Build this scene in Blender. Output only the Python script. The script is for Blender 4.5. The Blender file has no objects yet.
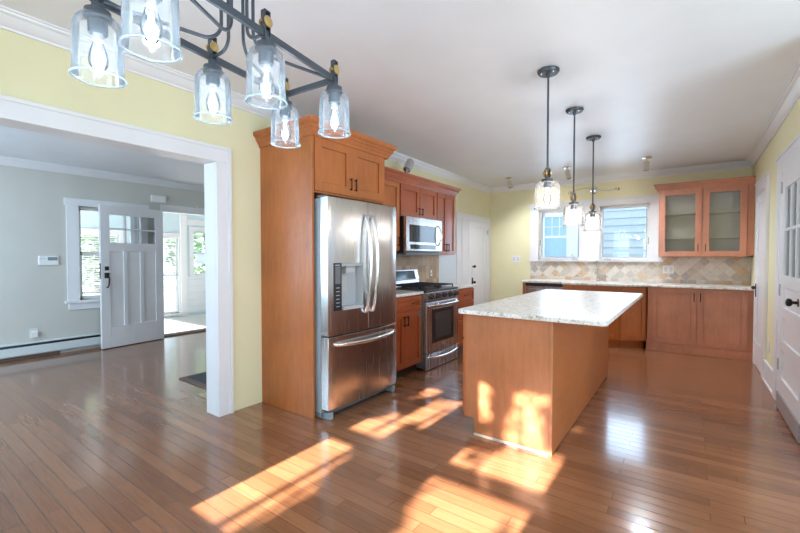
import bpy, bmesh, math, random
from mathutils import Matrix, Vector
S = bpy.context.scene
random.seed(4)

# ------------------------------------------------------------------ camera
HC = 1.30
yaw = math.atan(290 / 402); pit = math.atan(9.5 / 402)
F = Vector((-math.sin(yaw) * math.cos(pit), math.cos(yaw) * math.cos(pit), -math.sin(pit)))
R = Vector((math.cos(yaw), math.sin(yaw), 0)); U = R.cross(F)
cam = bpy.data.cameras.new('camera'); co = bpy.data.objects.new('camera', cam)
S.collection.objects.link(co); S.camera = co
M = Matrix((R, U, -F)).transposed().to_4x4(); M.translation = (0, 0, HC)
co.matrix_world = M
cam.sensor_width = 36; cam.lens = 402 * 36 / 800; cam.clip_start = 0.02; cam.clip_end = 200

# ------------------------------------------------------------------ world, sun, daylight, added fill lights
W = bpy.data.worlds.new('sky'); S.world = W; W.use_nodes = True
bg = W.node_tree.nodes['Background']
bg.inputs[0].default_value = (0.70, 0.86, 1.0, 1); bg.inputs[1].default_value = 2.8
SUN_T = 0.55                                    # tan of the sun's height; it shines along +Y
sl = bpy.data.lights.new('sun', 'SUN'); sl.energy = 33; sl.angle = math.radians(.8); sl.color = (1, .97, .93)
so = bpy.data.objects.new('sun', sl); S.collection.objects.link(so)
SUN_D = Vector((0, 1, -SUN_T)).normalized()
so.rotation_euler = SUN_D.to_track_quat('-Z', 'Y').to_euler()

def area(name, loc, direction, sx, sy, watts, col):
    l = bpy.data.lights.new(name, 'AREA'); l.shape = 'RECTANGLE'; l.size = sx; l.size_y = sy
    l.energy = watts; l.color = col
    o = bpy.data.objects.new(name, l); S.collection.objects.link(o); o.location = loc
    o.rotation_euler = Vector(direction).to_track_quat('-Z', 'Y').to_euler()
    return o
DAY = (.52, .75, 1.0)
area('daylight_dining_front', (-1.35, -0.74, 1.52), (0, 1, 0), 2.1, 1.3, 34, DAY)
area('added_fill_dining', (2.52, 1.4, 1.55), (-1, 0, 0), 2.4, 1.4, 80, (.55, .76, 1.0))  # fill light added at a made-up side window
area('added_fill_living', (-5.0, -1.34, 1.45), (0, 1, 0), 2.4, 1.4, 66, (.54, .77, 1.0))  # fill light added to brighten the living room through a made-up opening
area('daylight_kitchen_back', (-1.33, 7.5, 1.68), (0, -1, 0), 1.7, 0.78, 20, (.62, .80, 1.0))
S.view_settings.view_transform = 'Standard'; S.view_settings.look = 'None'
S.view_settings.gamma = 1; S.view_settings.use_curve_mapping = False
S.view_settings.exposure = 0.60
S.cycles.max_bounces = 10; S.cycles.diffuse_bounces = 6; S.cycles.glossy_bounces = 5
S.cycles.transparent_max_bounces = 24; S.cycles.transmission_bounces = 8
S.cycles.sample_clamp_indirect = 6; S.cycles.use_denoising = True
S.cycles.caustics_reflective = False; S.cycles.caustics_refractive = False

# ------------------------------------------------------------------ materials
def mat(name, col=(.8, .8, .8), rough=.5, metal=0.0, spec=.5, coat=0.0, emit=None, es=0.0):
    m = bpy.data.materials.new(name); m.use_nodes = True
    b = m.node_tree.nodes['Principled BSDF']
    b.inputs['Base Color'].default_value = (*col, 1); b.inputs['Roughness'].default_value = rough
    b.inputs['Metallic'].default_value = metal; b.inputs['Specular IOR Level'].default_value = spec
    b.inputs['Coat Weight'].default_value = coat; b.inputs['Coat Roughness'].default_value = .15
    if emit: b.inputs['Emission Color'].default_value = (*emit, 1); b.inputs['Emission Strength'].default_value = es
    return m
class NT:
    def __init__(s, m): s.t = m.node_tree; s.b = s.t.nodes['Principled BSDF']
    def n(s, k, **kw):
        x = s.t.nodes.new(k)
        for a, v in kw.items():
            if hasattr(x, a): setattr(x, a, v)
            else: x.inputs[a.replace('_', ' ')].default_value = v
        return x
    def l(s, a, b): s.t.links.new(a, b)
    def coord(s, scale=(1, 1, 1), rot=(0, 0, 0), loc=(0, 0, 0), out='Object'):
        c = s.n('ShaderNodeTexCoord'); m = s.n('ShaderNodeMapping')
        m.inputs['Scale'].default_value = scale; m.inputs['Rotation'].default_value = rot; m.inputs['Location'].default_value = loc
        s.l(c.outputs[out], m.inputs[0]); return m.outputs[0]
    def noise(s, vec, scale, detail=3, rough=.5):
        x = s.n('ShaderNodeTexNoise'); s.l(vec, x.inputs['Vector'])
        x.inputs['Scale'].default_value = scale; x.inputs['Detail'].default_value = detail; x.inputs['Roughness'].default_value = rough
        return x.outputs['Fac']
    def ramp(s, fac, stops):
        r = s.n('ShaderNodeValToRGB'); s.l(fac, r.inputs[0]); e = r.color_ramp.elements
        while len(e) > 1: e.remove(e[-1])
        e[0].position, e[0].color = stops[0][0], (*stops[0][1], 1)
        for p, c in stops[1:]:
            k = e.new(p); k.color = (*c, 1)
        return r.outputs[0]
    def mix(s, a, b, fac, blend='MIX'):
        x = s.n('ShaderNodeMix'); x.data_type = 'RGBA'; x.blend_type = blend
        for i, v in ((6, a), (7, b)):
            if isinstance(v, tuple): x.inputs[i].default_value = (*v, 1)
            else: s.l(v, x.inputs[i])
        if isinstance(fac, float): x.inputs[0].default_value = fac
        else: s.l(fac, x.inputs[0])
        return x.outputs[2]
    def bump(s, h, strength=.2, dist=.01):
        x = s.n('ShaderNodeBump'); x.inputs['Strength'].default_value = strength; x.inputs['Distance'].default_value = dist
        s.l(h, x.inputs['Height']); s.l(x.outputs[0], s.b.inputs['Normal'])
    def col(s, c): s.l(c, s.b.inputs['Base Color'])
    def rough(s, fac, a, b):
        x = s.n('ShaderNodeMapRange'); s.l(fac, x.inputs[0]); x.inputs[3].default_value = a; x.inputs[4].default_value = b
        s.l(x.outputs[0], s.b.inputs['Roughness'])

def paint(name, c, rough=.5, amt=.02):
    m = mat(name, c, rough); t = NT(m); v = t.coord(); f = t.noise(v, 3.0, 4)
    d = tuple(x * (1 - amt * 2) for x in c)
    t.col(t.ramp(f, [(.3, d), (.7, c)])); t.bump(t.noise(v, 140, 2), .04, .002)
    return m
P_YEL = paint('yellow_wall_paint', (.80, .75, .485), .55)
P_GRY = paint('living_room_paint', (.60, .59, .54), .55)
P_CEIL = paint('ceiling_paint', (.83, .855, .90), .42)
P_WHT = paint('white_trim_paint', (.80, .80, .82), .32)
P_PALE = paint('pale_blue_white_paint', (.66, .74, .78), .4)
P_PORCH = paint('porch_blue_paint', (.62, .76, .83), .5)
def wood(name, c1, c2, c3, rough=.35, axis=2, coat=.25):
    m = mat(name, c1, rough, coat=coat); t = NT(m)
    sc = [9, 9, 9]; sc[axis] = 1.2
    g = t.noise(t.coord(tuple(sc)), 4, 6, .6); k = t.noise(t.coord(), 2.2, 4, .6)
    a = t.ramp(g, [(.3, c1), (.55, c2), (.75, c3)])
    b = t.ramp(k, [(.3, tuple(x * .62 for x in c2)), (.7, tuple(min(1, x * 1.2) for x in c2))])
    t.col(t.mix(a, b, .55)); t.rough(k, rough - .06, rough + .10); t.bump(g, .04, .003)
    return m
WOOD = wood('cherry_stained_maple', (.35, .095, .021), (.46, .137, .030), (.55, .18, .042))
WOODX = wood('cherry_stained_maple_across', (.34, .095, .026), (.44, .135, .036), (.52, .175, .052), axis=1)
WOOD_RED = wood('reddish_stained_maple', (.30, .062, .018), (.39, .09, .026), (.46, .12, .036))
WOOD_ISL = wood('island_panel_maple', (.36, .125, .05), (.45, .17, .07), (.51, .21, .095), .30, coat=.6)
WOOD_ROSE = wood('rosy_stained_maple', (.42, .165, .092), (.53, .215, .122), (.61, .265, .158), .4)
WOOD_IN = mat('cabinet_interior_maple', (.82, .74, .60), .5)

def floor_mat():
    m = mat('oak_strip_floor', (.3, .13, .05), .2, spec=.5, coat=.5); t = NT(m)
    v = t.coord((1, 1, 1))
    br = t.n('ShaderNodeTexBrick'); t.l(v, br.inputs['Vector'])
    br.inputs['Scale'].default_value = 1; br.inputs['Brick Width'].default_value = 1.15; br.inputs['Row Height'].default_value = .076
    br.inputs['Mortar Size'].default_value = .0016; br.inputs['Mortar Smooth'].default_value = .2; br.offset = .37; br.offset_frequency = 2
    br.squash = 1.3; br.squash_frequency = 3
    br.inputs['Color1'].default_value = (0, 0, 0, 1); br.inputs['Color2'].default_value = (1, 1, 1, 1); br.inputs['Mortar'].default_value = (.5, .5, .5, 1)
    pl = t.ramp(br.outputs['Color'], [(0, (.205, .080, .035)), (.35, (.25, .101, .045)), (.7, (.275, .113, .051)), (1, (.315, .135, .062))])
    g = t.noise(t.coord((1.6, 26, 1)), 3, 6, .62)
    gr = t.ramp(g, [(.25, (.55, .5, .48)), (.55, (1, 1, 1)), (.8, (1.0, 1.0, 1.0))])
    c = t.mix(pl, gr, .55, 'MULTIPLY')
    c = t.mix(c, (.085, .032, .014), br.outputs['Fac'])
    # worn scratches
    sn = t.noise(t.coord((6, 2, 1), (0, 0, .5)), 5, 8, .75)
    wm = t.ramp(sn, [(.62, (0, 0, 0)), (.74, (.25, .25, .25))])
    c = t.mix(c, (.48, .28, .17), wm)
    t.col(c)
    w = t.noise(v, 1.3, 5, .6); t.rough(w, .10, .30); t.b.inputs['Coat Roughness'].default_value = .12
    h = t.n('ShaderNodeMath'); h.operation = 'MULTIPLY_ADD'
    t.l(br.outputs['Fac'], h.inputs[0]); h.inputs[1].default_value = -1.0; t.l(t.noise(t.coord((.8, 9, 1)), 1.5, 3), h.inputs[2])
    t.bump(h.outputs[0], .16, .004)
    return m
FLOOR = floor_mat()
def granite():
    m = mat('cream_granite', (.7, .66, .58), .3, spec=.35); t = NT(m); v = t.coord()
    a = t.ramp(t.noise(v, 26, 6, .7), [(.32, (.34, .25, .17)), (.42, (.66, .62, .56)), (.55, (.80, .79, .76)), (.75, (.86, .86, .86))])
    b = t.ramp(t.noise(v, 75, 3, .6), [(.34, (.10, .07, .06)), (.40, (1, 1, 1))])
    c = t.ramp(t.noise(v, 7, 4), [(.35, (.88, .83, .75)), (.6, (1, 1, 1))])
    t.col(t.mix(t.mix(a, b, .8, 'MULTIPLY'), c, .5, 'MULTIPLY')); return m
GRAN = granite()
PAL_B = [(0, (.58, .53, .47)), (.16, (.68, .62, .55)), (.3, (.62, .43, .27)), (.42, (.70, .64, .57)), (.55, (.42, .38, .36)), (.64, (.64, .50, .35)), (.75, (.72, .68, .62)), (.88, (.52, .44, .36)), (1, (.68, .56, .43))]
PAL_L = [(0, (.40, .27, .17)), (.3, (.46, .32, .20)), (.5, (.36, .23, .14)), (.7, (.50, .37, .25)), (1, (.44, .29, .18))]
def tile(name, axis, diamond=True):
    """tumbled stone: diamonds above one course of upright squares; laid in the wall's plane"""
    m = mat(name, (.6, .5, .4), .45); t = NT(m)
    tc = t.n('ShaderNodeTexCoord'); sp = t.n('ShaderNodeSeparateXYZ'); t.l(tc.outputs['Object'], sp.inputs[0])
    cb = t.n('ShaderNodeCombineXYZ'); t.l(sp.outputs[axis], cb.inputs[0]); t.l(sp.outputs[2], cb.inputs[1])
    def grid(rot, size, loc):
        mp = t.n('ShaderNodeMapping'); t.l(cb.outputs[0], mp.inputs[0]); mp.inputs['Rotation'].default_value = (0, 0, rot); mp.inputs['Location'].default_value = loc
        br = t.n('ShaderNodeTexBrick'); t.l(mp.outputs[0], br.inputs['Vector']); br.offset = 0; br.squash = 1
        br.inputs['Scale'].default_value = 1; br.inputs['Brick Width'].default_value = size; br.inputs['Row Height'].default_value = size
        br.inputs['Mortar Size'].default_value = .0035; br.inputs['Mortar Smooth'].default_value = .3
        br.inputs['Color1'].default_value = (0, 0, 0, 1); br.inputs['Color2'].default_value = (1, 1, 1, 1); br.inputs['Mortar'].default_value = (.5, .5, .5, 1)
        return br
    d = grid(math.pi / 4 if diamond else 0, .10, (0, 0, 0)); s = grid(0, .10, (0, 0, 0))
    st = t.n('ShaderNodeMath'); st.operation = 'GREATER_THAN'; t.l(sp.outputs[2], st.inputs[0]); st.inputs[1].default_value = .09
    col = t.mix(s.outputs['Color'], d.outputs['Color'], st.outputs[0]); mo = t.mix(s.outputs['Fac'], d.outputs['Fac'], st.outputs[0])
    base = t.ramp(col, PAL_B if diamond else PAL_L)
    base.node.color_ramp.interpolation = 'CONSTANT'
    n = t.noise(tc.outputs['Object'], 24, 6, .7)
    v = t.ramp(n, [(.28, (.62, .56, .50)), (.5, (1, 1, 1)), (.8, (1, 1, 1))])
    c = t.mix(base, v, .7, 'MULTIPLY'); t.col(t.mix(c, (.60, .54, .47) if diamond else (.40, .29, .19), mo))
    iv = t.n('ShaderNodeMath'); iv.operation = 'SUBTRACT'; iv.inputs[0].default_value = 1; t.l(mo, iv.inputs[1]); t.bump(iv.outputs[0], .35, .004)
    return m
TILE_B = tile('tumbled_stone_tile', 0); TILE_L = tile('tan_stone_tile', 1, False)
def steel(name, c=(.56, .55, .54), r=.24, wav=.02):
    m = mat(name, c, r, 1.0); t = NT(m)
    f = t.noise(t.coord((30, 30, .6)), 5, 3); t.rough(f, r - .06, r + .08)
    b = t.noise(t.coord((3.2, 3.2, .8)), 1.0, 2); t.bump(b, .5, wav)
    return m
STEEL = steel('brushed_stainless_steel'); STEEL_D = steel('stainless_steel_range', (.50, .485, .50), .27)
HANDLE = mat('polished_steel_handle', (.78, .78, .79), .16, 1.0)
FR_SIDE = mat('grey_fridge_side', (.25, .30, .33), .4)
BLACK = mat('black_plastic', (.015, .015, .017), .3); BLKGLASS = mat('black_oven_glass', (.02, .022, .025), .04)
IRON = mat('cast_iron', (.02, .02, .022), .55); GREY = mat('grey_plastic', (.42, .43, .44), .35)
DGREY = mat('dark_grey_plastic', (.14, .15, .16), .4)
BRONZE = mat('dark_bronze_pull', (.035, .025, .02), .38, .8)
GUN = mat('gunmetal_lamp_frame', (.075, .085, .10), .42, .55)
BRASS = mat('aged_brass', (.60, .42, .18), .3, 1.0); NICK = mat('brushed_nickel', (.70, .65, .55), .25, 1.0)
CHROME = mat('chrome', (.80, .80, .80), .12, 1.0)
WPLAS = mat('white_plastic', (.82, .82, .81), .35); OFFW = mat('offwhite_plastic', (.68, .68, .66), .4)
SCREEN = mat('grey_lcd_screen', (.22, .27, .27), .25); LED = mat('pale_button_print', (.55, .6, .62), .4)
HEATER = mat('heater_enamel', (.66, .71, .71), .4)
MATD = mat('dark_doormat', (.07, .075, .085), .9); MATB = mat('doormat_border', (.17, .12, .10), .8)
BLIND = mat('white_blind_slat', (.85, .86, .86), .5)
KICK = mat('grey_door_sweep', (.34, .30, .30), .4)
SIDING = paint('pale_blue_siding', (.46, .52, .60), .6); PORCHFL = paint('porch_floor_paint', (.60, .60, .58), .4)
ROOF = mat('roof_shingle', (.12, .11, .11), .9); BARK = mat('bark', (.10, .07, .05), .9)
LEAF = mat('leaf_green', (.22, .33, .15), .6); GRASSM = mat('pale_gravel', (.34, .36, .34), .9)
def glassy(name, tint=(.97, .985, 1), gloss_rough=.02, haze=0.0, ior=1.45, hz=(.9, .95, 1)):
    m = bpy.data.materials.new(name); m.use_nodes = True; t = m.node_tree; t.nodes.clear()
    o = t.nodes.new('ShaderNodeOutputMaterial'); tr = t.nodes.new('ShaderNodeBsdfTransparent'); tr.inputs[0].default_value = (*tint, 1)
    g = t.nodes.new('ShaderNodeBsdfGlossy'); g.inputs['Roughness'].default_value = gloss_rough
    fr = t.nodes.new('ShaderNodeFresnel'); fr.inputs[0].default_value = ior
    mx = t.nodes.new('ShaderNodeMixShader'); t.links.new(fr.outputs[0], mx.inputs[0]); t.links.new(tr.outputs[0], mx.inputs[1]); t.links.new(g.outputs[0], mx.inputs[2])
    last = mx
    if haze:
        d = t.nodes.new('ShaderNodeBsdfTranslucent'); d.inputs[0].default_value = (*hz, 1)
        d2 = t.nodes.new('ShaderNodeBsdfDiffuse'); d2.inputs[0].default_value = (*hz, 1)
        ad = t.nodes.new('ShaderNodeMixShader'); ad.inputs[0].default_value = .5; t.links.new(d.outputs[0], ad.inputs[1]); t.links.new(d2.outputs[0], ad.inputs[2])
        m2 = t.nodes.new('ShaderNodeMixShader'); m2.inputs[0].default_value = haze
        t.links.new(mx.outputs[0], m2.inputs[1]); t.links.new(ad.outputs[0], m2.inputs[2]); last = m2
    t.links.new(last.outputs[0], o.inputs[0]); return m
PANE = glassy('window_glass'); CABGL = glassy('cabinet_glass', (.97, .98, .98), .03, 0, 1.5)
JAR = glassy('seeded_jar_glass', (.965, .985, 1.0), .05, .06, 1.42)
JARW = glassy('clear_jar_glass', (.99, .985, .97), .06, .04, 1.3, (1, .98, .95))
RIM = glassy('jar_glass_rim', (.80, .93, .98), .05, .30, 1.5)
BULB = glassy('bulb_glass', (.97, .98, 1), .08, 0, 1.25)
FIL_C = mat('cool_lamp_filament', (1, 1, 1), .5, emit=(.86, .95, 1.0), es=14)
FIL_W = mat('warm_lamp_filament', (1, 1, 1), .5, emit=(1, .78, .48), es=14)
SCREW = mat('bulb_base', (.72, .70, .62), .35, .6)

# ------------------------------------------------------------------ builders
ORI = {}
class MB:
    def __init__(s): s.bm = bmesh.new(); s.xf = Matrix()
    def v(s, p): return s.bm.verts.new(s.xf @ Vector(p))
    def box(s, x0, x1, y0, y1, z0, z1):
        x0, x1 = sorted((x0, x1)); y0, y1 = sorted((y0, y1)); z0, z1 = sorted((z0, z1))
        p = [s.v((x, y, z)) for z in (z0, z1) for y in (y0, y1) for x in (x0, x1)]
        for f in ((0, 2, 3, 1), (4, 5, 7, 6), (0, 1, 5, 4), (2, 6, 7, 3), (0, 4, 6, 2), (1, 3, 7, 5)): s.bm.faces.new([p[i] for i in f])
        return s
    def prism(s, poly, z0, z1):
        a = [s.v((x, y, z0)) for x, y in poly]; b = [s.v((x, y, z1)) for x, y in poly]; n = len(poly)
        s.bm.faces.new(a[::-1]); s.bm.faces.new(b)
        for i in range(n): s.bm.faces.new([a[i], a[(i + 1) % n], b[(i + 1) % n], b[i]])
        return s
    def loft(s, rings, cap=True, closed=False):
        vs = [[s.v(p) for p in r] for r in rings]; n = len(vs[0])
        rr = range(len(vs) if closed else len(vs) - 1)
        for i in rr:
            a, b = vs[i], vs[(i + 1) % len(vs)]
            for j in range(n): s.bm.faces.new([a[j], a[(j + 1) % n], b[(j + 1) % n], b[j]])
        if cap and not closed: s.bm.faces.new(vs[0][::-1]); s.bm.faces.new(vs[-1])
        return s
    def lathe(s, prof, c=(0, 0, 0), seg=24, axis=(0, 0, 1), cap=True):
        q = Vector((0, 0, 1)).rotation_difference(Vector(axis).normalized()); c = Vector(c)
        rings = [[c + q @ Vector((r * math.cos(2 * math.pi * k / seg), r * math.sin(2 * math.pi * k / seg), z)) for k in range(seg)] for r, z in prof]
        return s.loft(rings, cap)
    def cyl(s, a, b, r, r2=None, seg=20):
        a, b = Vector(a), Vector(b); d = (b - a).length
        return s.lathe([(r, 0), (r if r2 is None else r2, d)], a, seg, b - a)
    def tube(s, pts, r, seg=10):
        pts = [Vector(p) for p in pts]; rings = []; up = None
        for i, p in enumerate(pts):
            t = (pts[min(i + 1, len(pts) - 1)] - pts[max(i - 1, 0)]).normalized()
            if up is None: up = t.orthogonal().normalized()
            up = (up - t * up.dot(t)).normalized(); w = t.cross(up)
            rings.append([p + (up * math.cos(2 * math.pi * k / seg) + w * math.sin(2 * math.pi * k / seg)) * r for k in range(seg)])
        return s.loft(rings)
    def ball(s, c, r, seg=20, rings=12, sz=1.0):
        return s.lathe([(max(1e-4, r * math.sin(math.pi * i / rings)), -r * sz * math.cos(math.pi * i / rings)) for i in range(rings + 1)], c, seg)
    def shaker(s, w, h, t=.02, rail=.06, dep=.012, glass=False, bot=None):
        b = bot or rail                                   # local: x 0..w, z 0..h, front faces -y
        s.box(0, rail, -t, 0, 0, h); s.box(w - rail, w, -t, 0, 0, h)
        s.box(rail, w - rail, -t, 0, 0, b); s.box(rail, w - rail, -t, 0, h - rail, h)
        if not glass:
            s.box(rail + .0035, w - rail - .0035, -t + dep, -.003, b + .0035, h - rail - .0035); s.box(rail - .001, w - rail + .001, -.003, 0, b - .001, h - rail + .001)
        return s
    def build(s, name, m, parent=None, bevel=0.0, smooth=None, kind=None, label=None, cat=None, group=None, seg=2):
        bmesh.ops.recalc_face_normals(s.bm, faces=s.bm.faces)
        me = bpy.data.meshes.new(name); o = bpy.data.objects.new(name, me); S.collection.objects.link(o)
        if parent is None:
            xs = [v.co for v in s.bm.verts]
            org = Vector(((min(v.x for v in xs) + max(v.x for v in xs)) / 2, (min(v.y for v in xs) + max(v.y for v in xs)) / 2, min(v.z for v in xs)))
            o.location = org
        else: org = ORI[parent.name]; o.parent = parent
        ORI[o.name] = org
        bmesh.ops.translate(s.bm, verts=s.bm.verts, vec=-org)
        if smooth is not None:
            for f in s.bm.faces: f.smooth = True
            for e in s.bm.edges:
                if len(e.link_faces) == 2 and e.calc_face_angle(0) > math.radians(smooth): e.smooth = False
        s.bm.to_mesh(me); s.bm.free(); me.materials.append(m)
        if bevel:
            b = o.modifiers.new('bevel', 'BEVEL'); b.width = bevel; b.segments = seg; b.limit_method = 'ANGLE'
        if kind: o['kind'] = kind
        if label: o['label'] = label
        if cat: o['category'] = cat
        if group: o['group'] = group
        return o
def thing(name, label, cat, loc=(0, 0, 0), group=None, kind=None):
    o = bpy.data.objects.new(name, None); S.collection.objects.link(o); o.location = loc; o.empty_display_size = .1
    o['label'] = label; o['category'] = cat
    if group: o['group'] = group
    if kind: o['kind'] = kind
    ORI[o.name] = Vector(loc); return o
def face(origin, u):
    """local x runs along u (horizontal), local -y is the outward normal"""
    u = Vector(u).normalized(); n = Vector((0, 0, 1)).cross(u)     # +y inwards
    m = Matrix((u, n, Vector((0, 0, 1)))).transposed().to_4x4(); m.translation = origin; return m
def structure(mb, name, m, label, cat, bevel=0.0, **k): return mb.build(name, m, None, bevel, kind='structure', label=label, cat=cat, **k)
def dup(o, loc, label, extra=None):
    c = o.copy(); S.collection.objects.link(c); c.location = loc; c['label'] = label; ORI[c.name] = Vector(loc)
    for ch in o.children:
        d = ch.copy(); S.collection.objects.link(d); d.parent = c
        for g in ch.children:
            e = g.copy(); S.collection.objects.link(e); e.parent = d
    return c
def wall_y(mb, y0, y1, x0, x1, z0, z1, holes):          # wall across Y thickness, holes (xa,xb,za,zb)
    xs = sorted({x0, x1, *[h[i] for h in holes for i in (0, 1)]})
    for a, b in zip(xs, xs[1:]):
        hs = sorted([h for h in holes if h[0] <= a + 1e-6 and h[1] >= b - 1e-6], key=lambda h: h[2]); z = z0
        for h in hs:
            if h[2] > z + 1e-4: mb.box(a, b, y0, y1, z, h[2])
            z = h[3]
        if z < z1 - 1e-4: mb.box(a, b, y0, y1, z, z1)
def wall_x(mb, x0, x1, y0, y1, z0, z1, holes):
    ys = sorted({y0, y1, *[h[i] for h in holes for i in (0, 1)]})
    for a, b in zip(ys, ys[1:]):
        hs = sorted([h for h in holes if h[0] <= a + 1e-6 and h[1] >= b - 1e-6], key=lambda h: h[2]); z = z0
        for h in hs:
            if h[2] > z + 1e-4: mb.box(x0, x1, a, b, z, h[2])
            z = h[3]
        if z < z1 - 1e-4: mb.box(x0, x1, a, b, z, z1)
def arc(c, r, a0, a1, n, ax, ay):
    c, ax, ay = Vector(c), Vector(ax), Vector(ay)
    return [c + ax * r * math.cos(a0 + (a1 - a0) * i / n) + ay * r * math.sin(a0 + (a1 - a0) * i / n) for i in range(n + 1)]

# ------------------------------------------------------------------ room shell
XL, XR, YB, ZC, YF = -3.10, 0.67, 7.20, 2.66, -0.62
def zc(y): return 2.657 - .0085 * y     # the old ceiling sags towards the sink wall
XLL = -6.91; XP = -9.3
b = MB(); b.box(-7.0, 2.6, -1.4, 7.4, -.12, 0)
structure(b, 'floor', FLOOR, 'worn glossy oak strip floor running through all the rooms', 'floor')
b = MB(); b.loft([[(q, -.8, zc(-.8)), (q, 7.4, zc(7.4)), (q, 7.4, 2.86), (q, -.8, 2.86)] for q in (XL - .05, 2.6)]); structure(b, 'ceiling', P_CEIL, 'white ceiling over kitchen and dining area', 'ceiling')
b = MB(); b.box(-7.0, XL - .05, -1.4, 5.6, 2.53, 2.68); structure(b, 'ceiling_living', P_CEIL, 'white ceiling of the living room through the opening', 'ceiling')
b = MB(); wall_x(b, XL - .15, XL, YF - .15, YB + .15, 0, ZC, [(-.45, 1.766, 0, 2.08)])
structure(b, 'wall_left', P_YEL, 'yellow wall with the wide opening to the living room', 'wall')
b = MB(); wall_x(b, XL - .165, XL - .15, -1.3, 5.5, 0, 2.53, [(-.45, 1.766, 0, 2.08)])
structure(b, 'wall_living_inner', P_GRY, 'grey living room side of the wall with the opening', 'wall')
b = MB(); wall_y(b, YB, YB + .15, XL - .15, XR + .15, 0, ZC, [(-2.17, -1.47, 1.25, 2.12), (-1.20, -.50, 1.25, 2.12)])
structure(b, 'wall_back', P_YEL, 'yellow back wall with two windows over the sink', 'wall')
b = MB(); wall_x(b, XR, XR + .15, 3.3, YB + .15, 0, ZC, [(3.84, 4.72, 0, 2.05), (5.84, 6.46, 0, 2.05)])
structure(b, 'wall_right', P_YEL, 'yellow wall with the half-glazed back door', 'wall')
b = MB(); b.box(XR + .15, 2.5, 3.3, 3.45, 0, ZC); structure(b, 'wall_return', P_YEL, 'yellow wall beside the dining area', 'wall')
b = MB(); wall_x(b, 2.35, 2.5, YF - .15, 3.3, 0, ZC, [(.25, 2.65, .85, 2.2)]); structure(b, 'wall_dining_side', P_YEL, 'yellow dining area wall with a wide opening added for fill light', 'wall')  # wide opening added to let the dining fill light in
WINS = [(-2.10, -1.60), (-1.24, -.62)]
b = MB(); wall_y(b, YF - .0, YF + .07, XL - .15, 2.5, 0, ZC, [(w[0], w[1], .85, 2.2) for w in WINS])
structure(b, 'wall_front', P_YEL, 'yellow front wall with two tall windows', 'wall')
b = MB(); wall_x(b, XLL - .15, XLL, -1.4, 5.5, 0, 2.53, [(1.93, 2.66, .70, 2.01), (3.02, 4.25, 0, 2.05)])
structure(b, 'wall_living', P_GRY, 'grey living room wall with window and front door', 'wall')
b = MB(); wall_y(b, -1.3, -1.2, -7.0, XL - .165, 0, 2.53, [(-6.2, -3.8, .75, 2.15)]); structure(b, 'wall_living_front', P_GRY, 'grey living room front wall', 'wall')  # opening added to pass the living room fill light
b = MB(); b.box(-7.0, XL - .165, 5.4, 5.5, 0, 2.53); structure(b, 'wall_living_end', P_GRY, 'grey living room end wall', 'wall')
b = MB(); b.box(-7.4, -3.4, -5.2, -5.0, -.5, 6.0); structure(b, 'wall_sun_block', SIDING, 'added unseen block that keeps the sun out of the living room', 'wall')  # unseen block added to stop sun reaching the living room
b = MB(); b.box(8.0, 8.2, 0, 20.0, -.5, 5.0); structure(b, 'wall_pane_backdrop', SIDING, 'added pale backdrop that tones down the back door panes', 'wall')  # backdrop added so the door panes do not show blown-out sky
# unseen block added above the ceilings to shade the neighbor siding
b = MB(); b.box(-7.1, 2.6, -.85, 7.4, 2.9, 6.4); structure(b, 'wall_shade_block', SIDING, 'added block above the ceilings that shades the neighbor siding', 'wall')

def crown(name, pts, z, label, d=.085, h=.092):
    """pts: (x,y) polyline of the wall face; second value set gives the inward side"""
    b = MB(); prof = [(0, -h), (.012, -h), (.016, -h + .012), (.030, -h + .022), (d * .62, -.030), (d * .82, -.022), (d * .86, -.012), (d, -.010), (d, 0), (0, 0)]
    for (x0, y0), (x1, y1), (nx, ny), (m0, m1) in pts:
        dx, dy = (x1 - x0), (y1 - y0); L = math.hypot(dx, dy); dx, dy = dx / L, dy / L
        b.loft([[(x0 + nx * u - dx * -u * m0, y0 + ny * u - dy * -u * m0, (z or zc(y0)) + w) for u, w in prof], [(x1 + nx * u - dx * u * m1, y1 + ny * u - dy * u * m1, (z or zc(y1)) + w) for u, w in prof]])
    return structure(b, name, P_WHT, label, 'crown moulding', smooth=25)
crown('trim_1', [((XL, YF), (XL, YB), (1, 0), (0, 1))], None, 'white crown moulding along the long yellow wall')
crown('trim_2', [((XL, YB), (XR, YB), (0, -1), (1, 1))], None, 'white crown moulding above the sink windows')
crown('trim_3', [((XR, 3.3), (XR, YB), (-1, 0), (0, 1))], None, 'white crown moulding above the back door')
crown('trim_4', [((XLL, -1.2), (XLL, 5.4), (1, 0), (0, 0))], 2.53, 'white crown moulding in the living room')

# wide cased opening to the living room
b = MB(); yo, zo = 1.760, 2.065
b.box(XL - .002, XL + .022, yo, yo + .127, 0, zo); b.box(XL + .022, XL + .032, yo + .100, yo + .127, 0, zo + .10)
b.box(XL - .002, XL + .022, -.6, yo + .127, zo, zo + .122); b.box(XL + .022, XL + .032, -.6, yo + .127, zo + .100, zo + .125)
b.box(XL - .166, XL - .004, yo, yo + .018, 0, zo); b.box(XL - .166, XL - .004, -.45, yo, zo, zo + .018)
b.box(XL - .002, XL + .022, -.57, -.45, 0, zo)
structure(b, 'trim_5', P_WHT, 'wide white casing around the opening to the living room', 'door casing', .003)

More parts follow.
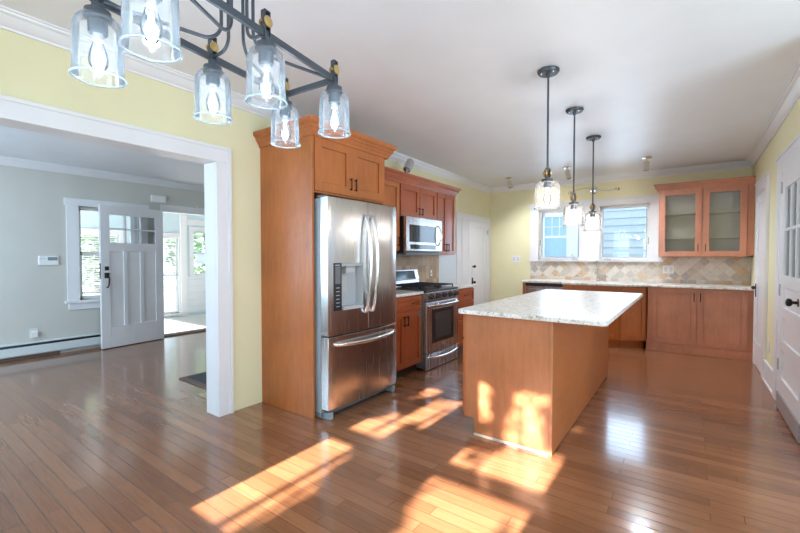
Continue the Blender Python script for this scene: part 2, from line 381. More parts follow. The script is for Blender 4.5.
# ------------------------------------------------------------------ living room
b = MB(); x = XLL
w = thing('window_1', 'living room window with white casing, partly behind the open front door', 'window', (x, 2.3, .6), kind='structure')
b.box(x, x + .025, 1.79, 1.93, .70, 2.02); b.box(x, x + .025, 2.66, 2.80, .70, 2.02); b.box(x, x + .03, 1.77, 2.82, 2.01, 2.11)
b.build('casing', P_WHT, w, .003)
b = MB(); b.box(x - .03, x + .06, 1.76, 2.83, .665, .70); b.box(x, x + .02, 1.80, 2.79, .57, .665); b.build('sill', P_WHT, w, .003)
b = MB()
for z0, z1, xx in ((.70, 1.37, x - .06), (1.33, 2.01, x - .09)):
    b.box(xx - .03, xx, 1.93, 1.98, z0, z1); b.box(xx - .03, xx, 2.61, 2.66, z0, z1); b.box(xx - .03, xx, 1.93, 2.66, z0, z0 + .045); b.box(xx - .03, xx, 1.93, 2.66, z1 - .045, z1)
b.build('sash', P_WHT, w, .002)
b = MB(); b.box(x - .078, x - .074, 1.96, 2.63, .73, 1.35); b.box(x - .108, x - .104, 1.96, 2.63, 1.35, 1.98); b.build('pane', PANE, w)
# front door, folded back against the window wall
d = thing('door_1', 'white six-pane front door standing open against the window', 'door', (-6.79, 2.955, 0), kind='structure')
hx, hy, fx, fy = -6.79, 2.955, -6.685, 2.095
u = Vector((hx - fx, hy - fy, 0)); DW = u.length
XF = face((fx, fy, .012), u); DH = 2.02
# local: x 0 (free edge) .. DW (hinge), outward -y faces the camera side
nrm = XF.to_3x3() @ Vector((0, -1, 0))
if nrm.x < 0: XF = face((hx, hy, .012), -u)
b = MB(); b.xf = XF; t = .044
st = .115
b.box(0, st, -t, 0, 0, DH); b.box(DW - st, DW, -t, 0, 0, DH); b.box(st, DW - st, -t, 0, 0, .30); b.box(st, DW - st, -t, 0, 1.37, 1.49); b.box(st, DW - st, -t, 0, 1.89, DH)
pw = (DW - 2 * st - .10) / 3
for k in (1, 2): b.box(st + k * pw + (k - 1) * .05, st + k * pw + k * .05, -t, 0, .30, 1.37)
b.box(st, DW - st, -t + .014, -.014, .30, 1.37)
gw = (DW - 2 * st) / 3
for k in (1, 2): b.box(st + k * gw - .012, st + k * gw + .012, -t + .004, -.004, 1.49, 1.89)
b.box(st, DW - st, -t + .004, -.004, 1.678, 1.702)
b.build('door_leaf', P_WHT, d, .002)
b = MB(); b.xf = XF; b.box(st, DW - st, -.024, -.020, 1.49, 1.89); b.build('glass_pane', PANE, d)
b = MB(); b.xf = XF; b.box(.045, .095, -t - .008, -t, 1.10, 1.155); b.box(.04, .10, -t - .008, -t, .99, 1.065); b.cyl((.07, -t - .02, 1.03), (.07, -t, 1.03), .022)
b.build('lock_plate', BLACK, d, .002)
b = MB(); b.xf = XF; b.tube([(.072, -t - .01, 1.03), (.072, -t - .05, 1.02), (.074, -t - .06, .98), (.072, -t - .055, .90), (.07, -t - .03, .865), (.07, -t, .86)], .009); b.build('door_handle', BRONZE, d, smooth=40)
b = MB(); b.xf = XF; b.box(-.003, 0, -t + .006, -.006, .98, 1.20); b.build('latch_plate', BLACK, d)
# opening to the porch
b = MB(); b.box(x, x + .025, 3.0, 4.4, 2.05, 2.145); b.box(x - .15, x + .002, 3.02, 3.035, 0, 2.05); b.box(x - .15, x + .002, 3.02, 4.25, 2.035, 2.05); b.box(x, x + .025, 4.25, 4.38, 0, 2.05); b.box(x, x + .02, 2.975, 3.02, 0, 2.05)
structure(b, 'trim_6', P_WHT, 'white head casing over the front doorway to the porch', 'door casing', .002)
b = MB(); b.box(x - .15, x + .03, 3.02, 4.25, 0, .02); structure(b, 'trim_7', MATB, 'dark worn wooden sill of the front doorway', 'threshold', .004)
b = MB(); b.cyl((x + .025, 3.56, 2.12), (x + .05, 3.56, 2.12), .012); b.tube([(x + .045, 3.56, 2.12), (x + .05, 3.56, 2.15), (x + .06, 3.57, 2.17)], .006)
b.build('hook', WPLAS, label='small white hook on the casing over the front doorway', cat='hook', smooth=40)
b = MB(); b.box(x, x + .045, 2.86, 3.075, 2.17, 2.275); b.box(x + .045, x + .05, 2.875, 3.06, 2.185, 2.26)
b.build('door_chime', WPLAS, label='white chime box on grey wall above the front door', cat='door chime', bevel=.006)
th = thing('alarm_keypad', 'white keypad with grey screen on the grey living room wall', 'keypad', (x, 1.595, 1.19))
b = MB(); b.box(x, x + .03, 1.492, 1.70, 1.19, 1.315); b.build('case', WPLAS, th, .008)
b = MB(); b.box(x + .03, x + .032, 1.585, 1.685, 1.255, 1.298); b.build('screen', SCREEN, th)
b = MB()
for k in range(3): b.box(x + .03, x + .033, 1.50 + k * .022, 1.516 + k * .022, 1.27, 1.285)
b.build('button', LED, th)
th = thing('plug_adapter', 'white plug-in device on the living room outlet above the heater', 'outlet', (x, 1.44, .25))
b = MB(); b.box(x, x + .006, 1.395, 1.475, .25, .372); b.build('cover_plate', OFFW, th, .002)
b = MB(); b.box(x + .006, x + .05, 1.405, 1.47, .255, .335); b.build('plug_body', WPLAS, th, .008)
th = thing('baseboard_heater', 'long pale baseboard heater under the living room window', 'heater', (x, .7, 0))
b = MB(); b.prism([(x, -.6), (x + .06, -.6), (x + .06, 2.2), (x, 2.2)], .05, .155); b.box(x, x + .045, -.6, 2.2, .185, .205); b.box(x, x + .012, -.6, 2.2, .03, .20); b.build('heater_cover', HEATER, th, .004)
b = MB(); b.box(x + .012, x + .04, -.6, 2.2, .155, .186); b.build('heater_slot', BLACK, th)
b = MB(); b.box(x, x + .014, -1.2, 1.7, 0, .03); b.box(x, x + .018, 2.2, 3.0, 0, .10); structure(b, 'baseboard_living', MATB, 'dark strip of baseboard under the living room heater', 'baseboard', .003)
# fireplace mantel end and dark mat beside the casing
th = thing('mantel_shelf', 'end of a white mantel shelf sticking out beside the opening', 'mantel', (XL - .165, 2.3, 1.2))
b = MB(); xx = XL - .166
b.box(xx - .185, xx, 1.783, 3.4, 1.258, 1.312); b.box(xx - .205, xx, 1.770, 3.41, 1.312, 1.328); b.box(xx - .198, xx, 1.774, 3.41, 1.242, 1.258); b.build('shelf', P_WHT, th, .003)
b = MB(); b.box(xx - .03, xx, 1.785, 1.88, 1.17, 1.242); b.build('corbel', P_WHT, th, .006)
th = thing('doormat', 'dark mat with brown border on the living room floor', 'mat', (-4.0, 2.5, 0))
b = MB(); b.box(-4.40, -3.55, 2.07, 2.85, 0, .012); b.build('border', MATB, th, .003)
b = MB(); b.box(-4.34, -3.61, 2.13, 2.79, .010, .018); b.build('pile', MATD, th, .003)
# porch
b = MB(); b.box(XP - .1, -7.0, -.6, 6.2, -.16, -.03); structure(b, 'floor_porch', PORCHFL, 'sunlit pale floor of the enclosed porch', 'floor')
b = MB(); b.box(XP - .1, -7.06, -.6, 6.2, 2.5, 2.6); structure(b, 'ceiling_porch', P_WHT, 'white porch ceiling', 'ceiling')
pw_ = [(.3, 1.1, .6, 1.75), (1.35, 2.15, .6, 1.75), (2.45, 3.25, .6, 1.75), (4.02, 4.40, .05, 1.74), (4.74, 5.45, .88, 1.90)]
b = MB(); wall_x(b, XP - .1, XP, -.6, 6.2, -.05, 2.5, pw_); structure(b, 'wall_porch', P_PORCH, 'pale blue outer porch wall with windows', 'wall')
b = MB(); b.box(XP, -7.06, 6.1, 6.2, -.05, 2.5); structure(b, 'wall_porch_end', P_PORCH, 'pale blue end wall of the porch', 'wall')
for i, (ya, yb, za, zb) in enumerate(pw_):
    n = 'window_%d' % (i + 6)
    w = thing(n, ['porch window nearest the front of the house, with blinds', 'porch window with blinds before the one behind the open door', 'porch window with blinds seen past the open front door', 'tall narrow porch window with lowered white blinds', 'clear porch window with trees outside, beside the mantel end'][i], 'window', (XP, (ya + yb) / 2, za), kind='structure')
    b = MB(); c = .09
    b.box(XP, XP + .025, ya - c, ya, za, zb); b.box(XP, XP + .025, yb, yb + c, za, zb); b.box(XP, XP + .025, ya - c, yb + c, zb, zb + c); b.box(XP, XP + .05, ya - c - .02, yb + c + .02, za - .05, za)
    b.build('casing', P_WHT, w, .002)
    b = MB(); b.box(XP - .06, XP - .03, ya, ya + .035, za, zb); b.box(XP - .06, XP - .03, yb - .035, yb, za, zb); zm = (za + zb) / 2 - .0
    for zz in (za + .018, zm, zb - .018): b.box(XP - .06, XP - .03, ya, yb, zz - .018, zz + .018)
    if i == 4:
        for k in (1, 2): b.box(XP - .055, XP - .035, ya + k * (yb - ya) / 3 - .008, ya + k * (yb - ya) / 3 + .008, za, zb)
    b.build('sash', P_WHT, w, .002)
    b = MB(); b.box(XP - .047, XP - .043, ya, yb, za, zb); b.build('pane', PANE, w)
    if i < 4:
        b = MB(); k = za + .04
        while k < zb - .03:
            b.xf = Matrix.Translation((XP - .012, (ya + yb) / 2, k)) @ Matrix.Rotation(math.radians(44), 4, 'Y')
            b.box(-.016, .016, -(yb - ya) / 2 + .02, (yb - ya) / 2 - .02, -.001, .001); k += .042
        b.xf = Matrix(); b.box(XP - .035, XP + .012, ya + .015, yb - .015, zb - .035, zb - .005); b.build('blind', BLIND, w)
b = MB()
b.box(XP, XP + .04, 4.44, 4.58, -.03, 2.5); b.box(XP, XP + .022, 4.58, 5.9, 2.02, 2.16); b.box(XP, XP + .06, 4.58, 5.9, .80, .86)
for k in range(5): b.box(XP, XP + .014, 4.58, 5.9, .02 + k * .155, .165 + k * .155)
structure(b, 'trim_8', P_WHT, 'white porch post and boarding under the clear window', 'trim', .003)

# ------------------------------------------------------------------ kitchen back windows
y = YB
b = MB()
b.box(-2.32, -2.17, y - .025, y, 1.23, 2.23); b.box(-.50, -.345, y - .025, y, 1.23, 2.23); b.box(-1.47, -1.20, y - .025, y, 1.25, 2.13); b.box(-2.32, -.345, y - .026, y, 2.12, 2.23); b.box(-2.335, -.33, y - .04, y, 2.215, 2.235)
b.box(-2.335, -.33, y - .06, y, 1.225, 1.252)
structure(b, 'trim_9', P_WHT, 'wide white casing and sill around the sink windows', 'window casing', .003)
for n, xa, xb, lab in (('window_2', -2.17, -1.47, 'casement window over the sink nearer the yellow corner'), ('window_3', -1.20, -.50, 'casement window over the sink nearer the glass cabinet')):
    w = thing(n, lab, 'window', ((xa + xb) / 2, y, 1.25), kind='structure')
    b = MB(); fy0, fy1 = y + .02, y + .07
    for fr in ((xa, xa + .045, 1.252, 2.12), (xb - .045, xb, 1.252, 2.12), (xa, xb, 1.252, 1.295), (xa, xb, 2.075, 2.12)): b.box(fr[0], fr[1], fy0, fy1, fr[2], fr[3])
    b.box(xa, xb, y, y + .15, 1.245, 1.252); b.build('sash', P_WHT, w, .003)
    b = MB(); b.box(xa + .04, xb - .04, y + .045, y + .049, 1.29, 2.08); b.build('pane', PANE, w)
    b = MB()
    for fr in ((xa + .043, xa + .052, 1.29, 2.08), (xb - .052, xb - .043, 1.29, 2.08), (xa + .043, xb - .043, 1.291, 1.30), (xa + .043, xb - .043, 2.07, 2.079)): b.box(fr[0], fr[1], y + .03, y + .055, fr[2], fr[3])
    b.build('gasket', DGREY, w)
    b = MB(); cx_ = xb - .10 if n == 'window_2' else xa + .12; s_ = -1 if n == 'window_2' else 1
    b.box(cx_ - .05, cx_ + .05, y - .012, y + .03, 1.253, 1.275); b.tube([(cx_, y - .012, 1.27), (cx_ + s_ * .01, y - .02, 1.31), (cx_ + s_ * .05, y - .022, 1.34)], .005); b.ball((cx_ + s_ * .05, y - .022, 1.345), .008, 8, 6)
    b.build('crank', GREY, w, smooth=40)
    b = MB(); lx = xa + .02 if n == 'window_2' else xb - .02; b.box(lx - .008, lx + .008, y + .005, y + .02, 1.50, 1.60); b.build('latch', GREY, w, .002)

# hall door in the far end of the long wall
b = MB(); x = XL
b.box(x, x + .022, 5.85, 6.36, 0, 2.02); b.box(x, x + .028, 5.83, 7.20, 1.93, 2.03); b.box(x, x + .022, 7.08, 7.198, 0, 1.95); b.box(x + .022, x + .03, 6.02, 6.05, 0, 1.93); b.box(x + .022, x + .03, 6.27, 6.36, 0, 1.93)
structure(b, 'trim_10', P_WHT, 'white casing around the narrow door in the yellow corner', 'door casing', .003)
d = thing('door_2', 'white one-panel door in the corner beyond the stove', 'door', (x, 6.7, 0), kind='structure')
b = MB(); b.xf = face((x + .002, 6.36, .01), (0, 1, 0)); b.shaker(.72, 1.92, .016, .11, .011, bot=.22); b.build('door_leaf', P_WHT, d, .002)
b = MB(); b.cyl((x + .018, 6.43, 1.135), (x + .05, 6.43, 1.135), .010); b.ball((x + .065, 6.43, 1.135), .026, 14, 8); b.build('door_knob', BLACK, d, smooth=50)
b = MB(); b.box(x + .018, x + .024, 6.405, 6.455, .80, .94); b.cyl((x + .02, 6.43, .86), (x + .06, 6.43, .86), .012); b.ball((x + .065, 6.43, .86), .022, 12, 8); b.build('lock_plate', BRONZE, d)
b = MB(); b.box(x + .018, x + .03, 7.055, 7.085, 1.72, 1.80); b.build('hinge', GREY, d)
b = MB(); b.box(x, x + .014, 5.29, 5.85, 0, 1.38); structure(b, 'trim_11', P_PALE, 'pale painted wall board between tile and hall door', 'trim', .002)
b = MB(); b.box(x, x + .012, 7.18, 7.2, 0, .1); b.box(x, -2.22, YB - .014, YB, 0, .14); structure(b, 'baseboard_back', P_WHT, 'white baseboard in the yellow corner', 'baseboard', .003)

# ------------------------------------------------------------------ right wall: pantry and back door
x = XR
b = MB(); b.box(x - .028, x, 5.70, 5.84, 0, 2.05); b.box(x - .028, x, 6.46, 6.54, 0, 2.05); b.box(x - .028, x, 5.70, 6.56, 2.05, 2.17); b.box(x - .04, x, 5.685, 6.58, 2.17, 2.19); b.box(x, x + .15, 5.84, 5.855, 0, 2.05); b.box(x, x + .15, 5.84, 6.46, 2.035, 2.05)
structure(b, 'trim_12', P_WHT, 'white casing around the pantry door', 'door casing', .003)
d = thing('door_3', 'white panelled pantry door beside the corner cabinets', 'door', (x, 6.15, 0), kind='structure')
b = MB(); b.xf = face((x + .005, 6.46, .012), (0, -1, 0)); b.shaker(.605, 2.02, .025, .10, .012, bot=.28); b.box(.1, .505, -.025, 0, .95, 1.07); b.build('door_leaf', P_WHT, d, .002)
b = MB(); b.box(x - .028, x - .018, 6.41, 6.45, .82, .98); b.ball((x - .045, 6.43, .93), .022, 12, 8); b.cyl((x - .04, 6.43, .93), (x - .018, 6.43, .93), .009); b.build('door_handle', BLACK, d)
b = MB()
b.box(x - .030, x, 4.92, 5.07, 0, 2.05); b.box(x - .022, x, 4.72, 4.92, 0, 2.05); b.box(x - .030, x, 3.6, 5.07, 2.05, 2.18); b.box(x - .042, x, 3.58, 5.085, 2.18, 2.20); b.box(x - .030, x, 3.70, 3.84, 0, 2.05)
structure(b, 'trim_13', P_WHT, 'white casing around the half-glazed back door', 'door casing', .003)
d = thing('door_4', 'white half-glazed back door with dark knob', 'door', (x, 4.28, 0), kind='structure')
XF = face((x + .005, 4.72, .015), (0, -1, 0)); b = MB(); b.xf = XF; w_, h_, t = .88, 2.03, .04; st = .10
b.box(0, st, -t, 0, 0, h_); b.box(w_ - st, w_, -t, 0, 0, h_)
for z0, z1 in ((0, .26), (.50, .58), (.78, .86), (1.03, 1.13), (1.86, h_)): b.box(st, w_ - st, -t, 0, z0, z1)
b.box(st, w_ - st, -t + .016, -.01, .2, 1.1)
for k in (1, 2): b.box(st + k * (w_ - 2 * st) / 3 - .012, st + k * (w_ - 2 * st) / 3 + .012, -t + .004, -.004, 1.13, 1.86)
b.box(st, w_ - st, -t + .004, -.004, 1.50, 1.524); b.build('door_leaf', P_WHT, d, .002)
b = MB(); b.xf = XF; b.box(st, w_ - st, -.022, -.018, 1.13, 1.86); b.build('glass_pane', PANE, d)
b = MB(); b.xf = XF; b.cyl((w_ - .17, -t - .004, .955), (w_ - .17, -t, .955), .03); b.cyl((w_ - .17, -t - .04, .955), (w_ - .17, -t, .955), .011); b.lathe([(.012, 0), (.026, .008), (.030, .02), (.026, .032), (.01, .038)], (w_ - .17, -t - .03, .955), 18, (0, -1, 0)); b.build('door_knob', BRONZE, d, smooth=50)
for zz in (1.88, 1.0, .36):
    b = MB(); b.xf = XF; b.box(-.05, -.012, -.035, -.027, zz - .05, zz + .05)
    for q in (-.03, 0, .03): b.cyl((-.03, -.037, zz + q), (-.03, -.034, zz + q), .006, seg=8)
    b.cyl((-.006, -t - .004, zz - .05), (-.006, -t - .004, zz + .05), .007, seg=8); b.build('hinge', GREY, d)
b = MB(); b.xf = XF; b.box(.0, w_, -t - .012, -t, .0, .13); b.build('door_sweep', KICK, d, .003)
b = MB(); b.box(x - .018, x, 5.07, 5.70, 0, .19); b.box(x - .024, x, 5.07, 5.70, .19, .215); b.box(x - .03, x, 5.07, 5.70, 0, .02); b.box(x - .018, x, 3.3, 3.70, 0, .19)
structure(b, 'baseboard_right', P_WHT, 'tall white baseboard between pantry and back door', 'baseboard', .003)
b = MB(); b.box(x - .006, x, 5.50, 5.58, .32, .44); b.build('wall_outlet', WPLAS, label='white outlet low on the wall between the two white doors', cat='outlet', bevel=.002)

# dining windows behind the camera
for k, (xa, xb) in enumerate(WINS):
    w = thing('window_%d' % (4 + k), ['narrower of the two front windows', 'wider of the two front windows'][k], 'window', ((xa + xb) / 2, YF, .85), kind='structure')
    b = MB(); y0, y1 = YF + .0, YF + .03; zm = (SUN_T * 2.73)
    b.box(xa, xb, y0, y1, zm - .05, zm + .05)
    for fr in ((xa - .001, xa + .02, .85, 2.2), (xb - .02, xb + .001, .85, 2.2)): b.box(fr[0], fr[1], y0, y1, fr[2], fr[3])
    b.build('sash', P_WHT, w)
    b = MB(); b.box(xa - .1, xa, YF + .07, YF + .09, .8, 2.3); b.box(xb, xb + .1, YF + .07, YF + .09, .8, 2.3); b.box(xa - .1, xb + .1, YF + .07, YF + .09, 2.2, 2.3); b.box(xa - .1, xb + .1, YF + .07, YF + .11, .8, .85); b.build('casing', P_WHT, w)

# ------------------------------------------------------------------ cabinets
def pull(parent, XFm, px, pz, L=.11, horiz=False, m=BRONZE, out=.028):
    b = MB(); b.xf = XFm
    if horiz:
        b.box(px - L / 2, px + L / 2, -.02 - out, -.02 - out + .009, pz - .005, pz + .005)
        for s in (-1, 1): b.box(px + s * L * .38 - .005, px + s * L * .38 + .005, -.02 - out + .004, -.02, pz - .005, pz + .005)
    else:
        b.box(px - .005, px + .005, -.02 - out, -.02 - out + .009, pz - L / 2, pz + L / 2)
        for s in (-1, 1): b.box(px - .005, px + .005, -.02 - out + .004, -.02, pz + s * L * .38 - .005, pz + s * L * .38 + .005)
    return b.build('pull', m, parent, .002)
def door_part(root, XFm, w, h, hx=None, hz=None, m=WOOD, rail=.06, name='door', horiz=False, L=.11, flat=False):
    b = MB(); b.xf = XFm
    if flat: b.box(0, w, -.02, 0, 0, h)
    else: b.shaker(w, h, .02, rail)
    o = b.build(name, m, root, .0025)
    if hx is not None: pull(o, XFm, hx, hz, L, horiz)
    return o

# tall panel + cabinet above the fridge
b = MB(); b.box(XL, -2.43, 2.180, 2.202, 0, 2.30)
th = b.build('fridge_end_panel', WOOD, label='tall orange-brown wooden panel beside the fridge', cat='cabinet panel', bevel=.002)
th = thing('fridge_top_cabinet', 'two-door wooden cabinet above the fridge', 'wall cabinet', (-2.76, 2.65, 1.82))
b = MB(); b.box(XL, -2.452, 2.203, 3.12, 1.82, 2.30); b.build('carcass', WOOD, th, .002)
door_part(th, face((-2.45, 2.212, 1.835), (0, 1, 0)), .438, .435, .438 - .032, .10, rail=.075)
door_part(th, face((-2.45, 2.648, 1.835), (0, 1, 0)), .452, .435, .032, .10, rail=.075)
b = MB(); b.box(XL, -2.46, 3.122, 3.150, 0, 2.30); b.build('fridge_end_panel', WOOD, label='wooden panel between fridge and stove side cabinets', cat='cabinet panel', bevel=.002)
def cornice(name, segs, z, m, label, h=.125):
    """stepped cabinet cornice: segs ((x0,y0),(x1,y1),(nx,ny),(start mitre, end mitre))"""
    b = MB(); prof = [(0, 0), (.012, 0), (.016, .022), (.030, .040), (.036, .052), (.044, .056), (.046, .076), (.066, .092), (.070, .100), (.070, h), (0, h)]
    for (x0, y0), (x1, y1), (nx, ny), (m0, m1) in segs:
        L = math.hypot(x1 - x0, y1 - y0); dx, dy = (x1 - x0) / L, (y1 - y0) / L
        b.loft([[(x0 + nx * u - dx * u * m0, y0 + ny * u - dy * u * m0, z + w) for u, w in prof], [(x1 + nx * u + dx * u * m1, y1 + ny * u + dy * u * m1, z + w) for u, w in prof]])
    return b.build(name, m, label=label, cat='cabinet cornice', smooth=25)
cornice('cabinet_cornice', [((XL, 2.18), (-2.43, 2.18), (0, -1), (0, 1)), ((-2.43, 2.18), (-2.43, 3.15), (1, 0), (1, 1)), ((-2.43, 3.15), (-2.72, 3.15), (0, 1), (1, 0))], 2.262, WOOD, 'stepped wooden cornice around the cabinet above the fridge')

# stove-side wall cabinets
XU = -2.77
th = thing('wall_cabinet', 'narrow tall wall cabinet between fridge and microwave', 'wall cabinet', (-2.93, 3.48, 1.37))
b = MB(); b.box(XL, XU, 3.152, 3.815, 1.37, 2.19); b.build('carcass', WOOD, th, .002)
door_part(th, face((XU, 3.33, 1.38), (0, 1, 0)), .475, .78, .44, .10)
th = thing('wall_cabinet', 'short two-door wall cabinet above the microwave', 'wall cabinet', (-2.93, 4.24, 1.78))
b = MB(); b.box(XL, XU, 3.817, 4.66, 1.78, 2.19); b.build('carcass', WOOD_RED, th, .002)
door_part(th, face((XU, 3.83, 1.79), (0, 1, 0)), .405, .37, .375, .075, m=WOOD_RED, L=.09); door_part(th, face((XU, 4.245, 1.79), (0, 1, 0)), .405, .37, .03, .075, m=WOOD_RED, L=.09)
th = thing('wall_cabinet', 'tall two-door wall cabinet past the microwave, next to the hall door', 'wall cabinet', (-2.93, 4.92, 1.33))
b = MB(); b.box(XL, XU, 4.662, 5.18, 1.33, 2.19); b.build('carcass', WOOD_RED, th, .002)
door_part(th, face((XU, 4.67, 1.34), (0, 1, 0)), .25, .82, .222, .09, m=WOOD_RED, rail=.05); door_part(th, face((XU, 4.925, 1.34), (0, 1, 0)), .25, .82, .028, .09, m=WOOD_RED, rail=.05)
cornice('cabinet_cornice', [((XU + .005, 3.152), (XU + .005, 5.18), (1, 0), (0, 1)), ((XU + .005, 5.18), (XL, 5.18), (0, 1), (1, 0))], 2.168, WOOD_RED, 'stepped wooden cornice over the microwave cabinets', .115)
th = thing('spotlight', 'small ribbed silver lamp head leaning on top of the microwave cabinets', 'lamp', (-2.82, 4.16, 2.283))
b = MB(); b.lathe([(.046, 0), (.052, .014), (.046, .028), (.052, .042), (.046, .056), (.052, .070), (.046, .084), (.052, .098), (.046, .112), (.052, .126), (.046, .140), (.052, .154), (.042, .165)], (-2.80, 4.02, 2.355), 18, (-.1, .75, .9)); b.build('lamp_head', CHROME, th, smooth=60)
b = MB(); b.cyl((-2.80, 4.02, 2.355), (-2.80, 4.02, 2.283), .010); b.cyl((-2.80, 4.02, 2.283), (-2.80, 4.02, 2.291), .045); b.build('lamp_foot', GREY, th, smooth=50)
th = thing('base_cabinet', 'base cabinet with one drawer between fridge and stove', 'base cabinet', (-2.77, 3.48, 0))
XB = -2.47
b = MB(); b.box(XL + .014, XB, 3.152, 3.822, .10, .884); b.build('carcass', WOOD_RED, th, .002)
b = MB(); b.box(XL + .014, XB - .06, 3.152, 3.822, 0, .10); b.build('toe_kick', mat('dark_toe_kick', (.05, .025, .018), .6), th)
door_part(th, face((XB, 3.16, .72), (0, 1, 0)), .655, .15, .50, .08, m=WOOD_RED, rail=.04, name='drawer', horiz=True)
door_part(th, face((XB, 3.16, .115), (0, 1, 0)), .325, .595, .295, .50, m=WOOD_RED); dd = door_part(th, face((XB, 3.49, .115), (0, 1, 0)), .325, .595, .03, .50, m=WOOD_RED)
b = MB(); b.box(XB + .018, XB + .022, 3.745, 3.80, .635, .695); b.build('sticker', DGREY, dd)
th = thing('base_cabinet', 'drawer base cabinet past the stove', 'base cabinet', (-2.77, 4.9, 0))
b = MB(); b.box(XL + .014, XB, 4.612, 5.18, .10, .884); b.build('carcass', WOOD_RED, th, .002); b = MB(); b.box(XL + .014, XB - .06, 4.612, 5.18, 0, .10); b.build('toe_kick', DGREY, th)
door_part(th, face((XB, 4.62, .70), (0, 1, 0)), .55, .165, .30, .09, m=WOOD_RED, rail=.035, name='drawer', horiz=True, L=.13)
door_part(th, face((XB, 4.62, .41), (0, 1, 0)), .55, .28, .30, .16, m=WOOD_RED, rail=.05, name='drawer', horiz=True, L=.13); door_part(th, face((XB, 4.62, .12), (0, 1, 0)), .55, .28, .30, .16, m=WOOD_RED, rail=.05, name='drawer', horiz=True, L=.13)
b = MB(); b.box(XL + .012, -2.43, 3.155, 3.828, .884, .914); b.build('countertop', GRAN, label='short cream granite counter between fridge and stove', cat='countertop', bevel=.005)
b = MB(); b.box(XL + .012, -2.43, 4.608, 5.21, .884, .914); b.build('countertop', GRAN, label='short cream granite counter past the stove', cat='countertop', bevel=.005)
b = MB(); b.box(XL, XL + .010, 3.152, 5.29, .88, 1.40); structure(b, 'wall_tile_stove', TILE_L, 'tan stone tile behind the stove', 'backsplash')
th = thing('outlet_plate', 'metal outlet plate on the tan tile beside the stove', 'outlet', (XL, 5.06, 1.0))
b = MB(); b.box(XL + .010, XL + .016, 5.02, 5.10, 1.0, 1.12); b.build('cover_plate', NICK, th, .002); 
for zz in (1.02, 1.07):
    b = MB(); b.box(XL + .016, XL + .019, 5.042, 5.078, zz, zz + .03); b.build('socket', WPLAS, th, .002)

# ------------------------------------------------------------------ fridge
fr = thing('refrigerator', 'stainless french-door refrigerator with dispenser', 'refrigerator', (-2.65, 2.66, 0))
b = MB(); b.box(-3.05, -2.372, 2.214, 3.112, .05, 1.765); b.build('cabinet_body', FR_SIDE, fr, .004)
def xf(y): k = (y - 2.662) / .46; return -2.288 + .016 * (1 - k * k) - .010 * max(0, abs(k) - .97) / .03
def slab(b, y0, y1, z0, z1, xb=-2.368, n=10, inset=0.0):
    n = max(2, int(n * (y1 - y0) / .47) + 1)
    ys = [y0 + (y1 - y0) * i / n for i in range(n + 1)]
    b.prism([(xb, y1), (xb, y0)] + [(xf(q) - inset, q) for q in ys], z0, z1)
b = MB(); Z0, Z1 = .675, 1.772
slab(b, 2.212, 2.672, 1.25, Z1); slab(b, 2.212, 2.672, Z0, .872); slab(b, 2.212, 2.270, .872, 1.25); slab(b, 2.612, 2.672, .872, 1.25)
bmesh.ops.remove_doubles(b.bm, verts=b.bm.verts, dist=1e-5)
ld = b.build('door', STEEL, fr, smooth=35)
b = MB(); b.box(-2.372, -2.352, 2.27, 2.612, .872, 1.25); b.prism([(-2.355, 2.355), (-2.29, 2.355), (-2.29, 2.365), (-2.355, 2.385)], .872, 1.25); b.prism([(-2.355, 2.60), (-2.355, 2.612), (-2.275, 2.612), (-2.275, 2.606)], .872, 1.25)
b.box(-2.355, -2.285, 2.36, 2.612, 1.225, 1.25); b.build('dispenser_niche', GREY, ld)
b = MB(); b.box(-2.355, -2.268, 2.365, 2.612, .868, .895); b.build('drip_tray', GREY, ld, .003)
b = MB(); b.box(-2.35, -2.30, 2.43, 2.53, 1.165, 1.215); b.box(-2.35, -2.315, 2.45, 2.51, 1.205, 1.24); b.box(-2.352, -2.34, 2.40, 2.48, 1.0, 1.15); b.build('dispenser_spout', mat('dispenser_paddle', (.46, .46, .45), .3), ld, .004)
b = MB(); b.box(-2.36, xf(2.3) + .003, 2.268, 2.356, .870, 1.252); b.build('control_panel', BLACK, ld, .002)
b = MB(); xq = xf(2.3) + .003
b.box(xq, xq + .001, 2.280, 2.335, 1.232, 1.238); b.build('panel_print', LED, ld)
for k in range(6):
    b = MB(); b.box(xq, xq + .001, 2.292, 2.330, .90 + k * .03, .905 + k * .03); b.build('button', LED, ld)
b = MB(); b.box(xq, xq + .0008, 2.282, 2.340, 1.085, 1.225); b.build('display', DGREY, ld)
b = MB(); slab(b, 2.678, 3.120, Z0, Z1); rd = b.build('door', STEEL, fr, .002, smooth=35)
b = MB(); b.lathe([(.012, 0), (.012, .002)], (xf(3.05), 3.05, 1.67), 16, (1, 0, 0)); b.build('badge', LED, rd)
for k, (o, y_) in enumerate(((ld, 2.632), (rd, 2.722))):
    b = MB(); pts = [(xf(y_) - .01, y_, 1.655)]
    for i in range(17):
        q = i / 16; z_ = 1.65 - q * .82; pts.append((xf(y_) + .018 + .052 * math.sin(math.pi * q) ** .7, y_, z_))
    pts.append((xf(y_) - .01, y_, .825)); b.tube(pts, .014, 12); b.build('handle', HANDLE, o, smooth=60)
b = MB(); slab(b, 2.212, 3.120, .085, .662, n=10); dr = b.build('freezer_drawer', STEEL, fr, .002, smooth=35)
b = MB(); pts = [(xf(2.30) - .01, 2.285, .60)]
for i in range(17):
    q = i / 16; yy = 2.285 + q * .76; pts.append((xf(yy) + .012 + .045 * math.sin(math.pi * q) ** .6, yy, .60 - .012 * math.sin(math.pi * q)))
pts.append((xf(3.05) - .01, 3.045, .60)); b.tube(pts, .016, 12); b.build('handle', HANDLE, dr, smooth=60)
b = MB(); b.box(-3.0, -2.375, 2.215, 3.10, .012, .055); b.build('base_grille', DGREY, fr)
